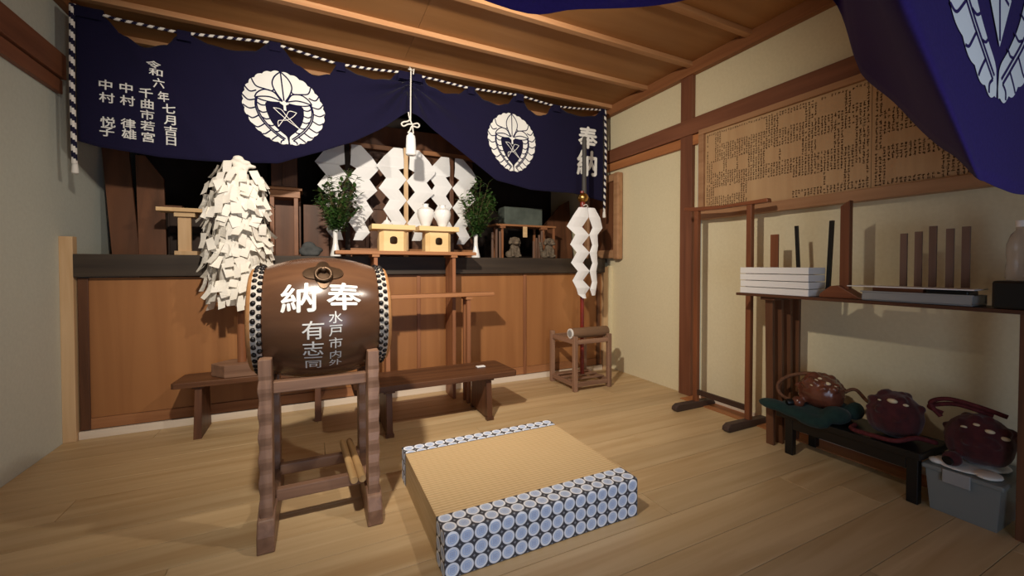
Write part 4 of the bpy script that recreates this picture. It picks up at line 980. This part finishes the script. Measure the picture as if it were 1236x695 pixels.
# ------------------------------------------------------------------ black bench, heads, bin
bb = thing('black_bench', 'low black lacquered bench by the right wall carrying the masks', 'bench', (2.38, 1.1, 0))
B('seat', M['black'], bb, (2.25, .79, .19, 2.52, 1.38, .222), bevel=.004)
for x in (2.262, 2.475):
    for y in (.80, 1.30): MB().hexa([(x, y, 0), (x + .035, y, 0), (x + .035, y + .04, 0), (x, y + .04, 0), (x, y, .19), (x + .035, y, .19), (x + .035, y + .04, .19), (x, y + .04, .19)]).build('leg', M['black'], bb, bevel=.004)
B('apron', M['black'], bb, (2.262, .84, .14, 2.275, 1.30, .19)); B('apron', M['black'], bb, (2.50, .84, .14, 2.512, 1.30, .19))
rnd = random.Random(4)
gc = thing('folded_cloth', 'folded dark green cloth bundle hanging over the far end of the black bench', 'cloth', (2.38, 1.3, .222))
blob('cloth_fold', M['green'], gc, [((2.34, 1.32, .25), .07, (1.5, 1.0, .42)), ((2.35, 1.24, .245), .1, (1.2, 1.1, .28)), ((2.32, 1.13, .262), .07, (1.0, .85, .6)), ((2.42, 1.18, .26), .08, (1, 1.1, .5)), ((2.24, 1.385, .25), .055, (.9, 1.5, .5)), ((2.255, 1.29, .24), .06, (.9, 1.5, .5)), ((2.25, 1.2, .225), .055, (.8, 1.5, .6)), ((2.43, 1.10, .275), .05, (1, .7, .9))], .009, 5)
def head(name, label, mat, cx, cy, z0, L_, W_, H_, spots, seed, loopm, snout, cat='mask'):
    rn = random.Random(seed); g = thing(name, label, cat, (cx, cy, z0))
    bl_ = [((cx, cy, z0 + H_ * .48), 1, (W_, L_, H_ * .5)), ((cx - W_ * .1, cy + L_ * .45, z0 + H_ * .42), 1, (W_ * .72, L_ * .5, H_ * .4)), ((cx, cy - L_ * .45, z0 + H_ * .38), 1, (W_ * .75, L_ * .5, H_ * .36))]
    for k in range(26):
        a = rn.uniform(0, 2 * PI); e = rn.uniform(.05, 1.3)
        p = (cx + W_ * .95 * math.cos(a) * math.cos(e), cy + L_ * .95 * math.sin(a) * math.cos(e), z0 + H_ * (.48 + .48 * math.sin(e)))
        bl_.append((p, rn.uniform(.012, .024), (1, 1, .9)))
    if snout: bl_.append((snout[0], .03, (1, 1, 1)))
    blob('shell', mat, g, bl_, .006, 2)
    for (a, e, r) in spots:
        p = Vector((cx + W_ * math.cos(a) * math.cos(e), cy + L_ * math.sin(a) * math.cos(e), z0 + H_ * (.48 + .51 * math.sin(e))))
        MB().ball(tuple(p), r, 10, 7, (.7, 1.15, .6)).build('spot', M['creamspot_glint'], g, smooth=60)
    return g
h1 = head('lion_mask', 'glossy brown bumpy mask with a rope loop lying on the green cloth', M['brownhead'], 2.37, 1.225, .262, .105, .085, .175, [(3.2, .85, .010), (3.45, 1.05, .009), (3.9, .75, .014), (4.3, .6, .007), (3.1, .5, .007)], 2, None, ((2.29, 1.29, .285),))  # cream balls on this brown shell stand in for highlights and pale patches
MB().tube([(2.265, 1.305, .283), (2.25, 1.315, .281), (2.243, 1.32, .28)], [.017, .019, .016], 14, True).build('nozzle', M['blackmat'], h1, smooth=50)
MB().lathe([(.011, -.002), (.016, 0), (.016, .003), (.011, .004)], (0, 0, 0), 'X', 14).build('nozzle_ring', M['pink'], h1, smooth=50).location = (2.239 - 2.37, 1.322 - 1.235, .28 - .275)
MB().tube(catmull([(2.285, 1.31, .28), (2.29, 1.38, .30), (2.31, 1.405, .35), (2.33, 1.36, .40), (2.36, 1.28, .43), (2.39, 1.20, .42), (2.42, 1.13, .36)], 8), .0095, 9).build('rope_loop', M['browncord'], h1, smooth=50)
MB().tube(catmull([(2.40, 1.15, .35), (2.42, 1.10, .385), (2.44, 1.06, .34), (2.45, 1.01, .30), (2.42, .99, .27)], 7), .008, 8).build('strap', M['browncord'], h1, smooth=50)
h2 = head('lion_mask', 'rounded dark red mask with cream spots on the near part of the black bench', M['redhead'], 2.39, .93, .224, .10, .105, .20, [(3.4, .85, .017), (4.0, .72, .010), (2.75, .75, .006)], 5, None, None)
MB().tube(catmull([(2.34, 1.06, .235), (2.27, 1.04, .236), (2.262, .96, .236), (2.27, .88, .24), (2.32, .83, .262), (2.37, .79, .25), (2.40, .80, .24)], 8), .010, 9).build('rope', M['redcord'], h2, smooth=50)

bn = thing('storage_bin', 'translucent grey plastic storage bin on the floor at the right edge', 'bin', (2.42, .68, 0))
bx0, bx1, by0, by1 = 2.28, 2.56, .575, .785
m = MB()
def ring_(z, e, th=0): return [(bx0 - e + th, by0 - e + th, z), (bx1 + e - th, by0 - e + th, z), (bx1 + e - th, by1 + e - th, z), (bx0 - e + th, by1 + e - th, z)]
lv_ = [ring_(0, -.012), ring_(.165, 0), ring_(.165, 0, .003), ring_(.003, -.012, .003)]
for r_ in lv_: m.v += r_
for k in range(3):
    for j in range(4): m.f.append((4 * k + j, 4 * k + (j + 1) % 4, 4 * k + 4 + (j + 1) % 4, 4 * k + 4 + j)); m.mi.append(0)
m.f.append((3, 2, 1, 0)); m.mi.append(0); m.f.append((12, 13, 14, 15)); m.mi.append(0)
m.build('bin_body', M['binplastic'], bn, bevel=.006)
B('lid', M['binplastic'], bn, (bx0 - .01, by0 - .01, .166, bx1 + .01, by1 + .01, .186), bevel=.006)
B('latch', M['greyplastic'], bn, (bx0 - .016, .65, .135, bx0 - .008, .73, .188), bevel=.003)
tag(blob('crumpled_cloth', M['oldpaper'], None, [((2.36, .70, .193), .09, (.9, 1, .1)), ((2.45, .66, .194), .09, (.9, .8, .12)), ((2.32, .76, .196), .03, (1, 1, .4)), ((2.33, .62, .195), .04, (1.3, 1, .25))], .006, 2, at=(2.4, .68, .187)), 'crumpled white cloth on the lid of the plastic bin', 'cloth')
tag(MB().box(2.34, .62, .02, 2.5, .74, .12).build('packed_bundle', M['greycloth'], None, bevel=.02, at=(2.42, .68, .02)), 'dim grey bundle inside the plastic bin', 'bundle')
h3 = head('lion_mask', 'dark red mask with cream spots and dark snout lying on the plastic bin', M['redhead'], 2.41, .67, .205, .10, .10, .20, [(3.75, .62, .013), (3.3, .82, .009), (2.9, .6, .009), (4.2, .4, .013)], 9, None, ((2.31, .715, .225),))
MB().tube([(2.295, .718, .222), (2.282, .722, .218)], [.019, .017], 14).build('nozzle', M['blackmat'], h3, smooth=50)
MB().lathe([(.010, -.002), (.014, 0), (.014, .003), (.010, .004)], (0, 0, 0), 'X', 14).build('nozzle_ring', M['chrome'], h3, smooth=50).location = (2.278 - 2.41, .722 - .67, .217 - .205)
MB().tube(catmull([(2.40, .78, .36), (2.39, .81, .41), (2.40, .76, .44), (2.42, .68, .43), (2.43, .60, .41)], 8), .009, 9).build('rope', M['redcord'], h3, smooth=50)
MB().tube(catmull([(2.42, .78, .37), (2.41, .82, .39), (2.42, .74, .42), (2.44, .64, .40)], 8), .009, 9).build('rope', M['redcord'], h3, smooth=50)

# ------------------------------------------------------------------ near curtain just before the viewer
# columns: (hem point, point at mid height, top point); the cloth folds back on itself around x = .8
nc_cols = [((-1.2, .75, 1.72), (-1.2, .75, 2.0), (-1.2, .75, 2.3)), ((-.3, .74, 1.60), (-.3, .74, 1.9), (-.3, .74, 2.3)), ((.31, .75, 1.512), (.31, .74, 1.9), (.31, .74, 2.3)), ((.525, .75, 1.555), (.525, .76, 1.9), (.52, .75, 2.3)),
           ((.848, .75, 1.665), (.85, .74, 1.95), (.85, .75, 2.3)), ((1.15, .74, 1.85), (1.15, .75, 2.0), (1.1, .74, 2.3)), ((1.485, .75, 1.842), (1.48, .75, 2.0), (1.35, .72, 2.3)), ((1.43, .66, 1.60), (1.38, .68, 1.9), (1.25, .66, 2.3)),
           ((1.397, .62, 1.523), (1.30, .62, 1.8), (1.15, .6, 2.3)), ((1.33, .53, 1.415), (1.18, .54, 1.7), (1.05, .52, 2.3)), ((1.248, .45, 1.312), (1.04, .46, 1.6), (.95, .45, 2.3)), ((1.15, .385, 1.245), (.90, .385, 1.48), (.86, .38, 2.3)),
           ((1.076, .335, 1.200), (.80, .33, 1.41), (.80, .33, 2.3)), ((1.049, .302, 1.155), (.768, .302, 1.40), (.78, .302, 2.3)), ((1.08, .30, 1.150), (.83, .30, 1.43), (.84, .30, 2.3)), ((1.16, .30, 1.143), (1.0, .30, 1.48), (1.0, .30, 2.3)),
           ((1.273, .30, 1.141), (1.2, .30, 1.5), (1.2, .30, 2.3)), ((1.6, .30, 1.165), (1.6, .30, 1.6), (1.6, .30, 2.3)), ((2.1, .30, 1.24), (2.1, .30, 1.7), (2.1, .30, 2.3)), ((2.5, .30, 1.30), (2.5, .30, 1.7), (2.5, .30, 2.3))]
nc = thing('near_curtain', 'violet-navy curtain with a white wisteria crest hanging close at the upper right', 'curtain', (1.0, .4, 2.3))
hem_, mid_, top_ = (catmull([c_[k] for c_ in nc_cols], 7) for k in range(3))
m = MB(); NZ = 22
for a, b_, c_ in zip(hem_, mid_, top_):
    for j in range(NZ + 1):
        t = j / NZ; m.v.append(tuple(a * (1 - t) * (1 - t) * 1 + b_ * 2 * t * (1 - t) + c_ * t * t) if False else tuple(a.lerp(b_, t * 2) if t < .5 else b_.lerp(c_, t * 2 - 1)))
for i in range(len(hem_) - 1):
    for j in range(NZ):
        a = i * (NZ + 1) + j; m.f.append((a, a + 1, a + NZ + 2, a + NZ + 1)); m.mi.append(0)
cl = m.build('cloth', M['violet'], nc, smooth=100); q = cl.modifiers.new('thick', 'SOLIDIFY'); q.thickness = .0015; q.offset = 0
crest_layers(nc, 1.118, 1.56, .325, .265, lambda d: (lambda x, z: (x, .2985 - d * .35, z)), (M['white'], M['violet']), step=.035, taper=.36, lw=.5, filled=True)
cr = thing('curtain_rope', 'twisted rope carrying the near violet-navy curtain', 'rope', (.7, .6, 2.3))
rope('top_rope', [(-1.27, .75, 2.315), (1.3, .74, 2.315), (.8, .31, 2.315), (2.58, .3, 2.315)], .009, cr, step=.02)
